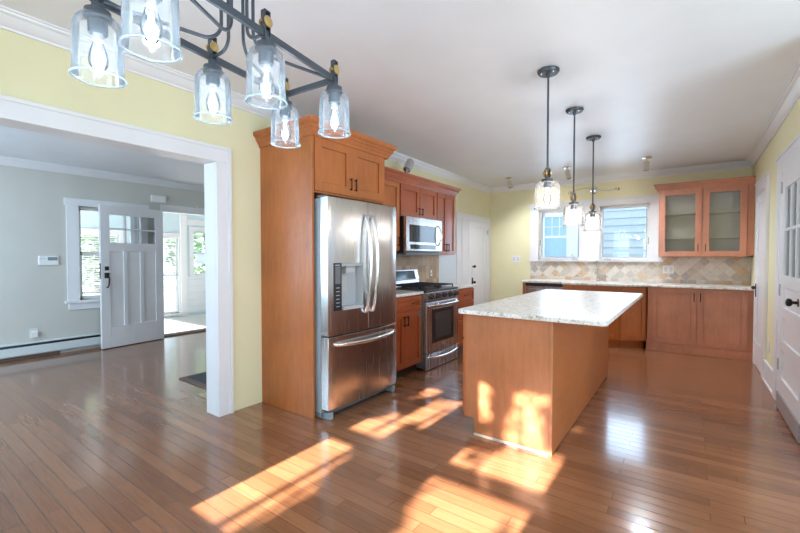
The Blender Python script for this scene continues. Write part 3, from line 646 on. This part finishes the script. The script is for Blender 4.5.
for yy in (2.235, 3.065):
    b = MB(); b.prism([(-2.41, yy), (-2.31, yy + .005), (-2.295, yy + .03), (-2.31, yy + .05), (-2.41, yy + .055)], 0, .055); b.build('foot', FR_SIDE, fr, .006)
for yy in (2.22, 3.06):
    b = MB(); b.box(-2.42, -2.33, yy, yy + .045, 1.772, 1.79); b.build('hinge_cover', DGREY, fr, .003)
b = MB(); b.cyl((-2.56, 2.2145, .93), (-2.56, 2.2125, .93), .012); b.build('screw_cap', BLACK, fr)

# ------------------------------------------------------------------ microwave
mw = thing('microwave', 'stainless microwave mounted under the cabinets above the stove', 'microwave', (-2.89, 4.24, 1.37))
b = MB(); b.box(XL, -2.715, 3.83, 4.665, 1.345, 1.778); b.build('case', BLACK, mw, .003)
b = MB(); xm = -2.675
b.box(-2.713, xm, 3.832, 4.663, 1.372, 1.778); b.build('front_frame', STEEL, mw, .004)
b = MB(); b.box(xm - .001, xm + .004, 3.90, 4.50, 1.48, 1.685); b.build('window', BLKGLASS, mw, .004)
b = MB(); b.box(xm - .001, xm + .003, 3.92, 4.50, 1.395, 1.45); b.build('control_strip', BLKGLASS, mw, .003)
b = MB(); pts = [(xm - .005, 4.545, 1.70)] + [(xm + .012 + .04 * math.sin(math.pi * i / 12) ** .7, 4.545 + .012 * math.sin(math.pi * i / 12), 1.70 - .25 * i / 12) for i in range(13)] + [(xm - .005, 4.545, 1.45)]
b.tube(pts, .010); b.build('handle', HANDLE, mw, smooth=60)
b = MB(); b.box(-3.0, -2.69, 3.85, 4.64, 1.325, 1.346); b.build('vent_grille', DGREY, mw, .003)

# ------------------------------------------------------------------ range
rg = thing('gas_range', 'stainless gas range with black grates', 'stove', (-2.75, 4.22, 0))
y0, y1 = 3.832, 4.602
b = MB(); b.box(XL + .02, -2.44, y0, y1, .03, .905); b.build('body', DGREY, rg, .003)
b = MB(); b.box(XL + .02, -2.40, y0, y1, .895, .920); b.build('cooktop', BLACK, rg, .006)
b = MB(); b.xf = face((-2.44, y0, .80), (0, 1, 0)); b.prism([(0, -.045), (.77, -.045), (.77, 0), (0, 0)], .0, .095); b.build('control_panel', STEEL_D, rg, .004)
for k in range(5):
    yk = y0 + .09 + k * .148; b = MB(); b.cyl((-2.395, yk, .848), (-2.388, yk, .848), .034); b.lathe([(.028, 0), (.026, .02), (.022, .028)], (-2.388, yk, .848), 18, (1, 0, 0)); b.box(-2.362, -2.352, yk - .005, yk + .005, .826, .870); b.build('knob', mat('knob_dark', (.06, .06, .065), .3, .5) if k == 0 else bpy.data.materials['knob_dark'], rg, smooth=40)
b = MB(); b.xf = face((-2.44, y0 + .006, .205), (0, 1, 0)); w_ = y1 - y0 - .012; b.box(0, w_, -.04, 0, 0, .575); od = b.build('oven_door', STEEL_D, rg, .006)
b = MB(); b.box(-2.401, -2.396, 3.955, 4.475, .30, .70); b.build('oven_window', BLKGLASS, od, .004)
b = MB(); b.box(-2.397, -2.3945, 4.03, 4.40, .35, .65); b.build('window_screen', mat('oven_inner_glass', (.055, .06, .065), .15), od)
b = MB(); pts = [(-2.40, 3.86, .745)] + [(-2.385 + .035 * math.sin(math.pi * i / 14) ** .4, 3.86 + .71 * i / 14, .745) for i in range(15)] + [(-2.40, 4.57, .745)]; b.tube(pts, .015, 12); b.build('handle', HANDLE, od, smooth=60)
b = MB(); b.lathe([(.013, 0), (.013, .002)], (-2.40, 4.23, .265), 16, (1, 0, 0)); b.build('badge', LED, od)
b = MB(); b.xf = face((-2.44, y0 + .006, .012), (0, 1, 0)); b.box(0, w_, -.04, 0, 0, .183); sd = b.build('storage_drawer', STEEL_D, rg, .006)
b = MB(); pts = [(-2.40, 3.87, .155)] + [(-2.385 + .03 * math.sin(math.pi * i / 14) ** .5, 3.87 + .69 * i / 14, .155 - .02 * math.sin(math.pi * i / 14)) for i in range(15)] + [(-2.40, 4.56, .155)]; b.tube(pts, .015, 12); b.build('handle', HANDLE, sd, smooth=60)
b = MB(); b.box(-2.43, -2.42, y0 + .02, y1 - .02, 0, .045); b.build('kick_plate', BLACK, rg)
for k in range(2):
    ya = y0 + .03 + k * .36; yb = ya + .35; b = MB(); zt = .962
    for q in range(4): b.box(-2.98, -2.46, ya + q * .1133, ya + .012 + q * .1133, zt - .012, zt)
    for xq in (-2.98, -2.80, -2.64, -2.472): b.box(xq, xq + .012, ya, yb, zt - .012, zt)
    for xq in (-2.98, -2.472):
        for yq in (ya, yb - .012): b.box(xq, xq + .012, yq, yq + .012, .918, zt)
    b.build('grate', IRON, rg, .002)
    for xq in (-2.85, -2.58):
        b = MB(); b.lathe([(.05, 0), (.05, .012), (.035, .014), (.035, .024), (.01, .026)], (xq, (ya + yb) / 2, .919), 20); b.build('burner', IRON, rg, smooth=40)
b = MB(); b.prism([(0, 0), (.085, 0), (.06, .22), (0, .22)], 0, y1 - y0)
b.xf = Matrix(); bm2 = MB(); bm2.xf = Matrix(((1, 0, 0, XL + .02), (0, 0, 1, y0), (0, 1, 0, .915), (0, 0, 0, 1))); bm2.prism([(0, 0), (.10, 0), (.075, .085), (.085, .09), (.05, .22), (0, .22)], 0, y1 - y0)
bgd = bm2.build('back_guard', STEEL, rg, .003)
b = MB(); a_ = math.atan2(.035, .13); b.xf = Matrix.Translation((XL + .02 + .085, y0 + .385, 1.005)) @ Matrix.Rotation(-a_, 4, 'Y'); b.box(-.002, .002, -.35, .30, .004, .116); b.build('display', mat('blue_black_display', (.03, .06, .085), .08), bgd)

# ------------------------------------------------------------------ island
isl = thing('kitchen_island', 'wooden kitchen island with flat panelled end', 'island', (-1.03, 3.88, 0))
b = MB(); b.box(-1.352, -.725, 2.69, 4.90, .12, .884); b.box(-1.27, -.725, 2.69, 4.90, 0, .12); b.build('carcass', WOOD, isl)
b = MB(); b.prism([(-1.335, .125), (-1.262, .125), (-1.262, .0), (-.735, 0), (-.735, .884), (-1.335, .884)], 0, .012)
b.bm.verts.ensure_lookup_table()
for v in b.bm.verts: v.co = Vector((v.co.x, 2.692 - v.co.z, v.co.y))
b.build('end_panel', WOOD_ISL, isl, .001)
b = MB(); b.box(-.735, -.712, 2.676, 2.70, 0, .884); b.build('corner_post', WOOD_ISL, isl, .003)
b = MB(); b.box(-.727, -.714, 2.70, 4.90, .006, .884); b.build('side_panel', WOODX, isl, .001)
b = MB(); b.box(-1.265, -.735, 2.672, 2.681, 0, .016); b.build('base_strip', mat('raw_wood_strip', (.62, .52, .42), .6), isl, .002)
ys = [2.70, 3.245, 3.79, 4.335]
for yq in ys:
    door_part(isl, face((-1.352, yq + .55, .70), (0, -1, 0)), .54, .165, .28, .085, m=WOOD, rail=.04, name='drawer', horiz=True); door_part(isl, face((-1.352, yq + .55, .135), (0, -1, 0)), .54, .55, .05, .45, m=WOOD)
def rounded(x0, x1, y0, y1, r, n=6):
    p = []
    for cx_, cy_, a in ((x1 - r, y1 - r, 0), (x0 + r, y1 - r, 90), (x0 + r, y0 + r, 180), (x1 - r, y0 + r, 270)):
        for i in range(n + 1):
            q = math.radians(a + 90 * i / n); p.append((cx_ + r * math.cos(q), cy_ + r * math.sin(q)))
    return p
b = MB(); b.prism(rounded(-1.395, -.395, 2.64, 4.94, .045), .884, .916); b.build('island_countertop', GRAN, label='large cream granite slab on the kitchen island', cat='countertop', bevel=.006, seg=3)

# ------------------------------------------------------------------ sink run
CY = 6.60
b = MB(); b.box(-2.235, -2.195, CY - .04, YB, 0, .884); b.build('counter_end_panel', WOOD, label='narrow wooden end panel beside the dishwasher', cat='cabinet panel', bevel=.002)
dw = thing('dishwasher', 'stainless dishwasher under the sink counter', 'dishwasher', (-1.88, 6.9, 0))
b = MB(); b.box(-2.19, -1.585, CY - .03, YB - .02, .09, .884); b.build('body', BLACK, dw); b = MB(); b.box(-2.185, -1.59, CY - .055, CY - .03, .10, .83); b.build('door', STEEL, dw, .004)
b = MB(); b.box(-2.185, -1.59, CY - .055, CY - .03, .835, .880); b.build('control_panel', BLACK, dw, .003); b = MB(); b.box(-2.15, -1.62, CY - .05, CY - .01, 0, .09); b.build('kick_plate', BLACK, dw)
b = MB(); b.tube([(-2.12, CY - .055, .78), (-2.10, CY - .09, .78), (-1.68, CY - .09, .78), (-1.66, CY - .055, .78)], .010); b.build('handle', HANDLE, dw, smooth=40)
sk = thing('sink_cabinet', 'bumped-out sink cabinet with a slanted corner', 'base cabinet', (-1.04, 6.8, 0))
fp = [(-1.575, YB - .01), (-1.575, 6.44), (-.80, 6.44), (-.487, 6.67), (-.487, YB - .01)]
b = MB(); b.prism(fp, .10, .884); b.build('carcass', WOOD, sk, .002)
b = MB(); b.prism([(-1.575, YB - .01), (-1.575, 6.50), (-.82, 6.50), (-.53, 6.72), (-.53, YB - .01)], 0, .10); b.build('toe_kick', WOOD, sk)
b = MB(); b.xf = face((-1.56, 6.44, .12), (1, 0, 0)); b.shaker(.37, .75, .02, .06); b.build('door', WOOD, sk, .002)
b = MB(); b.xf = face((-1.18, 6.44, .12), (1, 0, 0)); b.shaker(.37, .75, .02, .06); b.build('door', WOOD, sk, .002)
L_ = math.hypot(.295, .22); b = MB(); b.xf = face((-.795, 6.443, .12), (.295, .22, 0)); b.shaker(L_ - .01, .75, .02, .06); b.build('door', WOOD, sk, .002)
bc = thing('base_cabinet', 'rosy two-door base cabinet under the glass wall cabinet', 'base cabinet', (.09, 6.9, 0))
b = MB(); b.box(-.475, XR - .005, 6.62, YB - .01, .105, .884); b.build('carcass', WOOD_ROSE, bc, .002)
b = MB(); b.box(-.485, XR - .005, 6.585, YB - .01, 0, .108); b.build('base_board', WOOD_ROSE, bc, .003)
door_part(bc, face((-.425, 6.62, .125), (1, 0, 0)), .505, .745, .475, .64, m=WOOD_ROSE, L=.12); door_part(bc, face((.088, 6.62, .125), (1, 0, 0)), .505, .745, .03, .64, m=WOOD_ROSE, L=.12)
b = MB(); b.prism([(-2.26, YB - .012), (-2.26, 6.54), (-1.60, 6.54), (-1.58, 6.39), (-.79, 6.39), (-.49, 6.575), (XR - .003, 6.575), (XR - .003, YB - .012)], .884, .914)
b.build('countertop', GRAN, label='long cream granite counter below the sink windows', cat='countertop', bevel=.005)
b = MB(); b.box(-2.315, -.345, YB - .010, YB, .88, 1.225); b.box(-.345, XR, YB - .010, YB, .88, 1.31); structure(b, 'wall_tile_sink', TILE_B, 'diamond stone tile behind the sink counter', 'backsplash')
fa = thing('faucet', 'tall brushed faucet in front of the sink windows', 'faucet', (-1.19, 7.03, .914))
b = MB(); b.lathe([(.030, 0), (.030, .008), (.020, .012), (.018, .10), (.014, .105)], (-1.19, 7.06, .914), 18); b.tube([(-1.19, 7.06, 1.0), (-1.19, 7.06, 1.16)] + arc((-1.19, 6.98, 1.16), .08, 0, math.pi, 10, (0, 1, 0), (0, 0, 1)) + [(-1.19, 6.90, 1.10)], .013); b.lathe([(.016, 0), (.018, .07), (.014, .075)], (-1.19, 6.90, 1.03), 14); b.build('spout', NICK, fa, smooth=50)
b = MB(); b.tube([(-1.19, 7.06, .98), (-1.15, 7.06, .985), (-1.11, 7.05, 1.02)], .008); b.build('lever', NICK, fa, smooth=50)
sd_ = thing('soap_dispenser', 'small metal soap dispenser beside the faucet', 'soap dispenser', (-1.085, 7.06, .914))
b = MB(); b.lathe([(.024, 0), (.024, .006), (.014, .012), (.013, .06), (.018, .065), (.018, .08), (.008, .085)], (-1.085, 7.06, .914), 16); b.build('pump_body', NICK, sd_, smooth=50); b = MB(); b.tube([(-1.085, 7.06, .99), (-1.085, 7.05, 1.01), (-1.085, 6.99, 1.005)], .006); b.build('nozzle', DGREY, sd_, smooth=50)
b = MB(); b.lathe([(.010, 0), (.009, .003)], (-1.245, YB - .013, 1.12), 12, (0, -1, 0)); b.tube([(-1.245, YB - .012, 1.12), (-1.245, YB - .04, 1.10), (-1.245, YB - .05, 1.07), (-1.23, YB - .04, 1.05)], .006); b.build('wall_hook', BRONZE, label='small dark hook on the tile next to the faucet', cat='hook', smooth=40)
def plate(x0, x1, z0, z1, lab, n=2, y=YB, nm='switch_plate'):
    t_ = thing(nm, lab, 'switch plate', ((x0 + x1) / 2, y, z0)); b = MB(); b.box(x0, x1, y - .007, y, z0, z1); b.build('cover_plate', WPLAS, t_, .002)
    w = (x1 - x0) / n
    for k in range(n):
        b = MB(); c = x0 + (k + .5) * w; b.box(c - .017, c + .017, y - .011, y - .006, (z0 + z1) / 2 - .033, (z0 + z1) / 2 + .033); b.build('switch', OFFW, t_, .002)
plate(-.33, -.19, 1.055, 1.175, 'white double switch plate on the diamond tile', 2, YB - .010)
plate(-2.655, -2.50, 1.205, 1.325, 'white switch plate on the yellow wall beside the sink windows', 2)

# glass-door wall cabinet
gc = thing('glass_wall_cabinet', 'wooden wall cabinet with two glass doors in the corner', 'wall cabinet', (.15, 7.03, 1.30))
y0 = 6.885; xa, xb = -.372, XR - .004
b = MB(); b.box(xa, xa + .018, y0, YB, 1.30, 2.25); b.box(.60, xb, y0, YB, 1.30, 2.25); b.box(xa, xb, y0, YB, 1.30, 1.32); b.box(xa, xb, y0, YB, 2.23, 2.25); b.box(.115, .145, y0, y0 + .02, 1.30, 2.25); b.build('carcass', WOOD_ROSE, gc, .002)
b = MB(); b.box(xa + .018, .60, YB - .012, YB - .001, 1.32, 2.23); b.build('back_panel', WOOD_IN, gc)
for zz in (1.555, 1.90):
    b = MB(); b.box(xa + .018, .60, y0 + .03, YB - .012, zz, zz + .018); b.build('shelf', WOOD_IN, gc, .001)
for x0, hx in ((-.365, .45), (.133, .032)):
    XFm = face((x0, y0, 1.31), (1, 0, 0)); w_ = .487 if x0 < 0 else .462
    b = MB(); b.xf = XFm; b.shaker(w_, .93, .02, .072, glass=True); o = b.build('door', WOOD_ROSE, gc, .002)
    b = MB(); b.xf = XFm; b.box(.07, w_ - .07, -.010, -.006, .07, .86); b.build('pane', CABGL, o)
    pull(o, XFm, hx if x0 < 0 else .034, .115, .10)
cornice('cabinet_cornice', [((xa, YB), (xa, y0 - .0), (-1, 0), (0, 1)), ((xa, y0 - .0), (xb, y0 - .0), (0, -1), (1, 0))], 2.235, WOOD_ROSE, 'stepped wooden cornice on the glass-door cabinet', .10)

# ------------------------------------------------------------------ lamps
def glow(parent, loc, watts, col):
    l = bpy.data.lights.new('bulb_light', 'POINT'); l.energy = watts; l.color = col; l.shadow_soft_size = .02
    o = bpy.data.objects.new('bulb_light', l); S.collection.objects.link(o); o.parent = parent; o.location = Vector(loc) - ORI[parent.name]; return o
def jar(root, c, z0, r, h, m, rim, seg=40):
    x, y = c[:2]
    b = MB(); pr = [(r * 1.04, z0), (r, z0 + .012), (r * .985, z0 + h * .5), (r * .96, z0 + h * .78), (r * .86, z0 + h * .90), (r * .68, z0 + h * .97), (r * .40, z0 + h)]
    b.lathe(pr, (x, y, 0), seg, cap=False); o = b.build('glass_shade', m, root, smooth=60)
    b = MB(); b.loft([[(x + (r * 1.04 + .0032 * math.cos(q)) * math.cos(a), y + (r * 1.04 + .0032 * math.cos(q)) * math.sin(a), z0 + .0032 * math.sin(q)) for q in [2 * math.pi * k / 8 for k in range(8)]] for a in [2 * math.pi * j / seg for j in range(seg)]], closed=True)
    b.build('rim', rim, o, smooth=60); return o
def bulb(root, c, zt, fil, L=.11, r=.026):
    x, y = c[:2]
    b = MB(); b.lathe([(.013, zt), (.014, zt - .012), (.013, zt - .025)], (x, y, 0), 16); o = b.build('bulb_base', SCREW, root, smooth=40)
    b = MB(); b.lathe([(.012, zt - .025), (.016, zt - .04), (r * .9, zt - .06), (r, zt - .08), (r * .92, zt - .098), (r * .6, zt - L - .004), (.002, zt - L - .012)], (x, y, 0), 20, cap=False); b.build('bulb_glass', BULB, o, smooth=70)
    b = MB(); b.lathe([(.002, zt - .036), (.0055, zt - .045), (.0075, zt - .065), (.0075, zt - .090), (.005, zt - .102), (.001, zt - .106)], (x, y, 0), 14); b.build('filament', fil, o, smooth=70); return o

CH = Vector((-1.382, .879, 0)); _a, _c = math.radians(9), math.radians(3.4)
rot = Matrix(((math.cos(_c), -math.sin(_a), 0, 0), (math.sin(_c), math.cos(_a), 0, 0), (0, 0, 1, 0), (0, 0, 0, 1))); AX = rot.to_3x3()
def cp(u, v, z): return CH + AX @ Vector((u, v, 0)) + Vector((0, 0, z))
ch = thing('chandelier', 'six-light gunmetal chandelier with seeded glass jar shades', 'chandelier', (CH.x, CH.y, 2.0))
CXF = Matrix.Translation(CH) @ rot
hw, hl = .158, .405
for s in (-1, 1):
    b = MB(); b.xf = CXF; b.box(s * hw - .006, s * hw + .006, -hl - .02, hl + .02, 2.072, 2.098); b.build('rail', GUN, ch, .001)
for s in (-1, 1):
    b = MB(); b.xf = CXF; b.box(-hw, hw, s * hl - .006, s * hl + .006, 2.072, 2.098); b.build('crossbar', GUN, ch, .001)
for i, (u_, v_) in enumerate([(a, c) for a in (-hw, hw) for c in (-hl, 0, hl)]):
    p = cp(u_, v_, 0)
    b = MB(); b.lathe([(.016, 2.072), (.016, 2.052), (.034, 2.050), (.036, 2.026), (.030, 2.022), (.026, 2.02), (.026, 1.985), (.024, 1.98)], (p.x, p.y, 0), 22); so_ = b.build('socket', GUN, ch, smooth=40)
    b = MB(); b.xf = Matrix.Translation((p.x, p.y, 0)) @ rot
    for s in (-1, 1): b.box(-.011, .011, s * .012 - .002, s * .012 + .002, 2.06, 2.165)
    b.box(-.011, .011, -.014, .014, 2.161, 2.166); b.build('clevis', GUN, so_, .001)
    b = MB(); b.xf = Matrix.Translation((p.x, p.y, 2.125)) @ rot; b.cyl((-.016, 0, 0), (.016, 0, 0), .013); b.lathe([(.019, 0), (.019, .004), (.010, .006)], (.012, 0, 0), 16, (1, 0, 0)); b.lathe([(.019, 0), (.019, .004), (.010, .006)], (-.012, 0, 0), 16, (-1, 0, 0)); b.cyl((0, -.022, 0), (0, .022, 0), .005); b.build('wheel', BRASS, so_, smooth=40)
    jar(ch, p, 1.848, .067, .187, JAR, RIM); bulb(ch, p, 1.985, FIL_C); glow(ch, (p.x, p.y, 1.915), 1.7, (.66, .84, 1))
k6 = .0065
for s in (-1, 1):
    b = MB(); b.xf = CXF       # short J arms to the middle sockets
    cx_ = s * .055; rr = .05
    b.tube([(cx_, 0, 2.62), (cx_, 0, 2.14)] + [Vector((cx_ + s * rr, 0, 2.14)) + Vector((-s * math.cos(q) * rr, 0, -math.sin(q) * rr)) for q in [math.pi / 2 * i / 8 for i in range(1, 9)]] + [(s * hw, 0, 2.088)], k6); b.build('arm', GUN, ch, smooth=50)
    for e in (-1, 1):
        b = MB(); b.xf = CXF; rr = .07; dv = Vector((s * (hw - .03), e * (hl - .05), 0)); dn = dv.normalized(); st_ = Vector((s * .03, e * .05, 0))
        b.tube([st_ + Vector((0, 0, 2.62)), st_ + Vector((0, 0, 2.155))] + [st_ + dn * (rr * (1 - math.cos(q))) + Vector((0, 0, 2.155 - rr * math.sin(q))) for q in [math.pi / 2 * i / 8 for i in range(1, 9)]] + [Vector((s * hw, e * hl, 2.082))], k6); b.build('arm', GUN, ch, smooth=50)
b = MB(); b.lathe([(.075, 2.61), (.085, 2.63), (.085, 2.66)], (CH.x, CH.y, 0), 28); b.build('canopy', GUN, ch, smooth=40)

# pendants over the island
PZ = {}
def pendant(loc, drop, label):
    p = thing('pendant_lamp', label, 'pendant lamp', loc, 'pendant lamps over the island'); x, y, zc = loc; zt = zc - drop      # zt: top of the shade
    b = MB(); b.lathe([(.075, zc), (.075, zc - .012), (.066, zc - .024), (.016, zc - .026), (.012, zc - .05)], (x, y, 0), 28); c = b.build('canopy', GUN, p, smooth=40)
    b = MB(); b.ball((x + .04, y - .03, zc - .027), .008, 8, 6); b.ball((x - .04, y - .03, zc - .027), .008, 8, 6); b.build('screw', CHROME, c, smooth=60)
    b = MB(); b.cyl((x, y, zt + .10), (x, y, zc - .02), .0072, seg=12); b.build('rod', GUN, p, smooth=50)
    b = MB(); b.lathe([(.014, zt + .10), (.014, zt + .02), (.040, zt + .018), (.042, zt + .0), (.026, zt - .004), (.026, zt - .04)], (x, y, 0), 22); b.build('socket', GUN, p, smooth=40)
    b = MB(); b.xf = Matrix.Translation((x, y, zt + .062)) @ Matrix.Rotation(.6, 4, 'Z'); b.lathe([(.030, 0), (.030, .006), (.018, .010)], (.012, 0, 0), 18, (1, 0, 0)); b.lathe([(.030, 0), (.030, .006), (.018, .010)], (-.012, 0, 0), 18, (-1, 0, 0)); b.cyl((-.03, 0, 0), (.03, 0, 0), .010); b.build('wheel', BRASS, p, smooth=40)
    jar(p, (x, y), zt - .19, .089, .195, JARW, JARW); bulb(p, (x, y), zt - .038, FIL_W, .115, .028); glow(p, (x, y, zt - .10), 6.0, (1, .96, .92))
    return p
pendant((-0.839, 2.973, 2.631), .792, 'pendant lamp over the near end of the island')
pendant((-0.859, 3.868, 2.623), .850, 'middle pendant lamp of the three over the island')
pendant((-0.877, 4.841, 2.615), .830, 'pendant lamp over the far end of the island, nearest the sink')

# small spots on the ceiling
def spot(loc, tilt, label):
    p = thing('ceiling_spotlight', label, 'spotlight', loc, 'brass ceiling spotlights'); x, y, z = loc
    b = MB(); b.lathe([(.062, z), (.062, z - .012), (.05, z - .018), (.012, z - .02), (.010, z - .05)], (x, y, 0), 24); b.build('canopy', NICK, p, smooth=40)
    b = MB(); a = Vector((x, y, z - .05)); d_ = Vector(tilt).normalized(); b.lathe([(.006, -.012), (.030, -.006), (.032, .0), (.032, .085), (.035, .09), (.035, .115), (.028, .112), (.026, .06)], a + d_ * .01, 20, d_, cap=True); b.build('lamp_head', NICK, p, smooth=40)
    q = a + d_ * .15; l = bpy.data.lights.new('added_spot_fill', 'SPOT'); l.energy = 44; l.color = (.88, .94, 1); l.spot_size = math.radians(160); l.spot_blend = .9; l.shadow_soft_size = .03  # light added to brighten the far kitchen; the fixture itself is real
    o = bpy.data.objects.new('added_spot_fill', l); S.collection.objects.link(o); o.parent = p; o.location = q - ORI[p.name]; o.rotation_euler = d_.to_track_quat('-Z', 'Y').to_euler(); return p
spot((-.478, 6.17, zc(6.17)), (0, 0, -1), 'ceiling spotlight pointing straight down near the glass cabinet')
spot((-1.47, 6.20, zc(6.2)), (.28, -.1, -1), 'ceiling spotlight above the sink, behind the middle pendant')
spot((-2.43, 6.42, zc(6.42)), (.30, .1, -1), 'ceiling spotlight in the yellow corner above the hall door')
wv = thing('wave_light', 'wavy metal wall light above the sink windows', 'wall lamp', (-1.29, YB, 2.33))
b = MB(); pts = [(-1.62 + .68 * i / 24, 7.10, 2.385 + -.034 * math.sin(-3.6 + 2 * math.pi * i / 24)) for i in range(25)]; b.tube(pts, .007); b.build('rail', NICK, wv, smooth=60)
b = MB(); b.lathe([(.062, 0), (.062, .012), (.045, .022), (.01, .028)], (-1.285, YB, 2.39), 26, (0, -1, 0)); b.cyl((-1.285, YB, 2.39), (-1.285, 7.10, 2.39), .009); b.build('wall_plate', CHROME, wv, smooth=40)
for xq, dx in ((-1.615, -.5), (-.945, .6)):
    b = MB(); b.lathe([(.010, 0), (.016, .02), (.024, .06), (.022, .062), (.012, .03)], (xq - dx * .03, 7.10, 2.375), 16, (dx, -.4, -.25)); b.build('lamp_head', NICK, wv, smooth=40)
    glow(wv, (xq + dx * .10, 6.93, 2.31), .35, (1, .95, .88))  # glow added to brighten the sink end; the fixture itself is real

# ------------------------------------------------------------------ outdoors
nh = thing('neighbor_house', 'pale blue clapboard house outside the sink windows', 'house', (-1.5, 10.6, 0))
b = MB(); b.box(-9, 5, 10.7, 11, 0, 6)
for k in range(34): 
    z_ = k * .17; bb = [(10.7, z_), (10.672, z_ + .003), (10.695, z_ + .17), (10.7, z_ + .17)]
    b.loft([[(-9, q[0], q[1]) for q in bb], [(5, q[0], q[1]) for q in bb]])
b.build('siding', SIDING, nh)
nw = MB(); nw.box(-3.16, -2.42, 10.63, 10.67, 1.12, 1.18); nw.box(-3.16, -3.06, 10.63, 10.68, 1.15, 2.5); nw.box(-2.52, -2.26, 10.62, 10.68, 1.15, 2.6); nw.box(-3.16, -2.42, 10.63, 10.68, 2.32, 2.5); nw.box(-3.06, -2.52, 10.64, 10.68, 1.78, 1.84)
for k in (1, 2): nw.box(-3.06 + k * .18 - .01, -3.06 + k * .18 + .01, 10.645, 10.68, 1.84, 2.32)
nw.box(-3.06, -2.52, 10.645, 10.68, 2.06, 2.08)
wf = nw.build('window_frame', P_WHT, nh, .002); b = MB(); b.box(-3.06, -2.52, 10.655, 10.66, 1.18, 2.32); b.build('pane', mat('frosted_pane', (.40, .58, .68), .3), wf)
b = MB(); b.box(-30, 30, -30, 30, -.6, -.5); structure(b, 'ground', GRASSM, 'pale ground around the house', 'ground')
def tree(name, label, base, h, crown_r, n, seed, low=.15, leaf=.20):
    rnd = random.Random(seed); t_ = thing(name, label, 'tree', base); x, y, z = base
    b = MB(); b.tube([(x, y, z), (x + .1, y + .05, z + h * .4), (x - .05, y, z + h * .8)], .13, 8); b.build('trunk', BARK, t_, smooth=60)
    b = MB()
    for i in range(n):
        d_ = Vector((rnd.gauss(0, 1), rnd.gauss(0, 1), rnd.gauss(0, 1))).normalized() * crown_r * rnd.random() ** .4
        c = Vector((x, y, z + h * (low + .5 * (1 - low)))) + Vector((d_.x, d_.y, d_.z * h * (1 - low) * .5 / crown_r))
        q = Matrix.Rotation(rnd.random() * 6.3, 3, 'Z') @ Matrix.Rotation(rnd.random() * 3, 3, 'X'); s_ = leaf * (.6 + rnd.random() * .8)
        b.bm.faces.new([b.bm.verts.new(c + q @ Vector(v)) for v in ((-s_ * .5, 0, 0), (0, -s_ * .35, .02), (s_ * .5, 0, 0), (0, s_ * .35, .02))])
    b.build('foliage', LEAF, t_); return t_
tree('tree', 'leafy tree outside the porch windows', (-12.0, 6.5, -.5), 4.8, 1.25, 1500, 1); tree('tree', 'leafy tree outside the porch beside the blinds', (-12.6, 3.9, -.5), 4.6, 1.15, 1300, 2)
# branches in front of the dining windows: leaf clumps and twigs that dapple the sunlight
tr = thing('garden_tree', 'branching tree outside the dining windows', 'tree', (-2.6, -3.4, -.5))
def at_sun(fx, fy, dist, fz=0.0): return Vector((fx, fy, fz)) - SUN_D * dist
b = MB(); b.tube([(-2.6, -3.4, -.5), (-2.5, -3.4, 1.2), (-2.4, -3.3, 2.6), (-2.2, -3.3, 4.2)], .16, 10); b.build('trunk', BARK, tr, smooth=60)
leaf = MB(); twig = MB(); rnd = random.Random(9)
def clump(fx, fy, rx, ry, n=60, dist=5.4, fz=0.0, size=.085):
    c = at_sun(fx, fy, dist, fz); up = Vector((0, 0, 1)); 
    for i in range(n):
        a = rnd.random() * 6.28; r_ = rnd.random() ** .5
        p = c + Vector((rx * r_ * math.cos(a), rnd.uniform(-.12, .12), ry * r_ * math.sin(a) * SUN_T))
        q = Matrix.Rotation(rnd.random() * 6.3, 3, 'Y') @ Matrix.Rotation(rnd.uniform(-.7, .7), 3, 'X'); s_ = size * rnd.uniform(.7, 1.3)
        leaf.bm.faces.new([leaf.bm.verts.new(p + q @ Vector(v)) for v in ((-s_, 0, 0), (0, 0, -s_ * .55), (s_, 0, 0), (0, 0, s_ * .55))])
def branch(pts, r, dist=5.4): twig.tube([at_sun(px_, py_, dist, pz_) for px_, py_, pz_ in pts], r, 8)
clump(-1.62, 1.95, .13, .55, 70); clump(-1.60, 1.3, .07, .35, 30); clump(-1.72, 3.35, .20, .10, 30); clump(-2.05, 2.85, .06, .30, 26); clump(-1.93, 2.98, .035, .25, 18); clump(-1.66, 2.3, .10, .16, 24)
branch([(-1.835, .6, 0), (-1.83, 2.2, 0)], .028); branch([(-1.70, .4, 0), (-1.74, 1.6, 0), (-1.66, 3.0, 0)], .02)
branch([(-1.90, 2.3, 0), (-1.86, 3.5, 0)], .022)
clump(-1.22, 1.5, .10, .35, 30); clump(-.66, 1.55, .08, .22, 20); clump(-1.16, 2.62, .12, .16, 24); clump(-.95, 2.68, .34, .16, 34, fz=.45); clump(-.94, 2.68, .32, .42, 210, fz=.2, size=.030); clump(-1.08, 2.68, .06, .3, 26, fz=.2); clump(-.70, 2.68, .08, .3, 24, fz=.2)
branch([(-1.05, 2.1, 0), (-1.10, 3.6, 0)], .018)
leaf.build('foliage', LEAF, tr); twig.build('branches', BARK, tr, smooth=60)
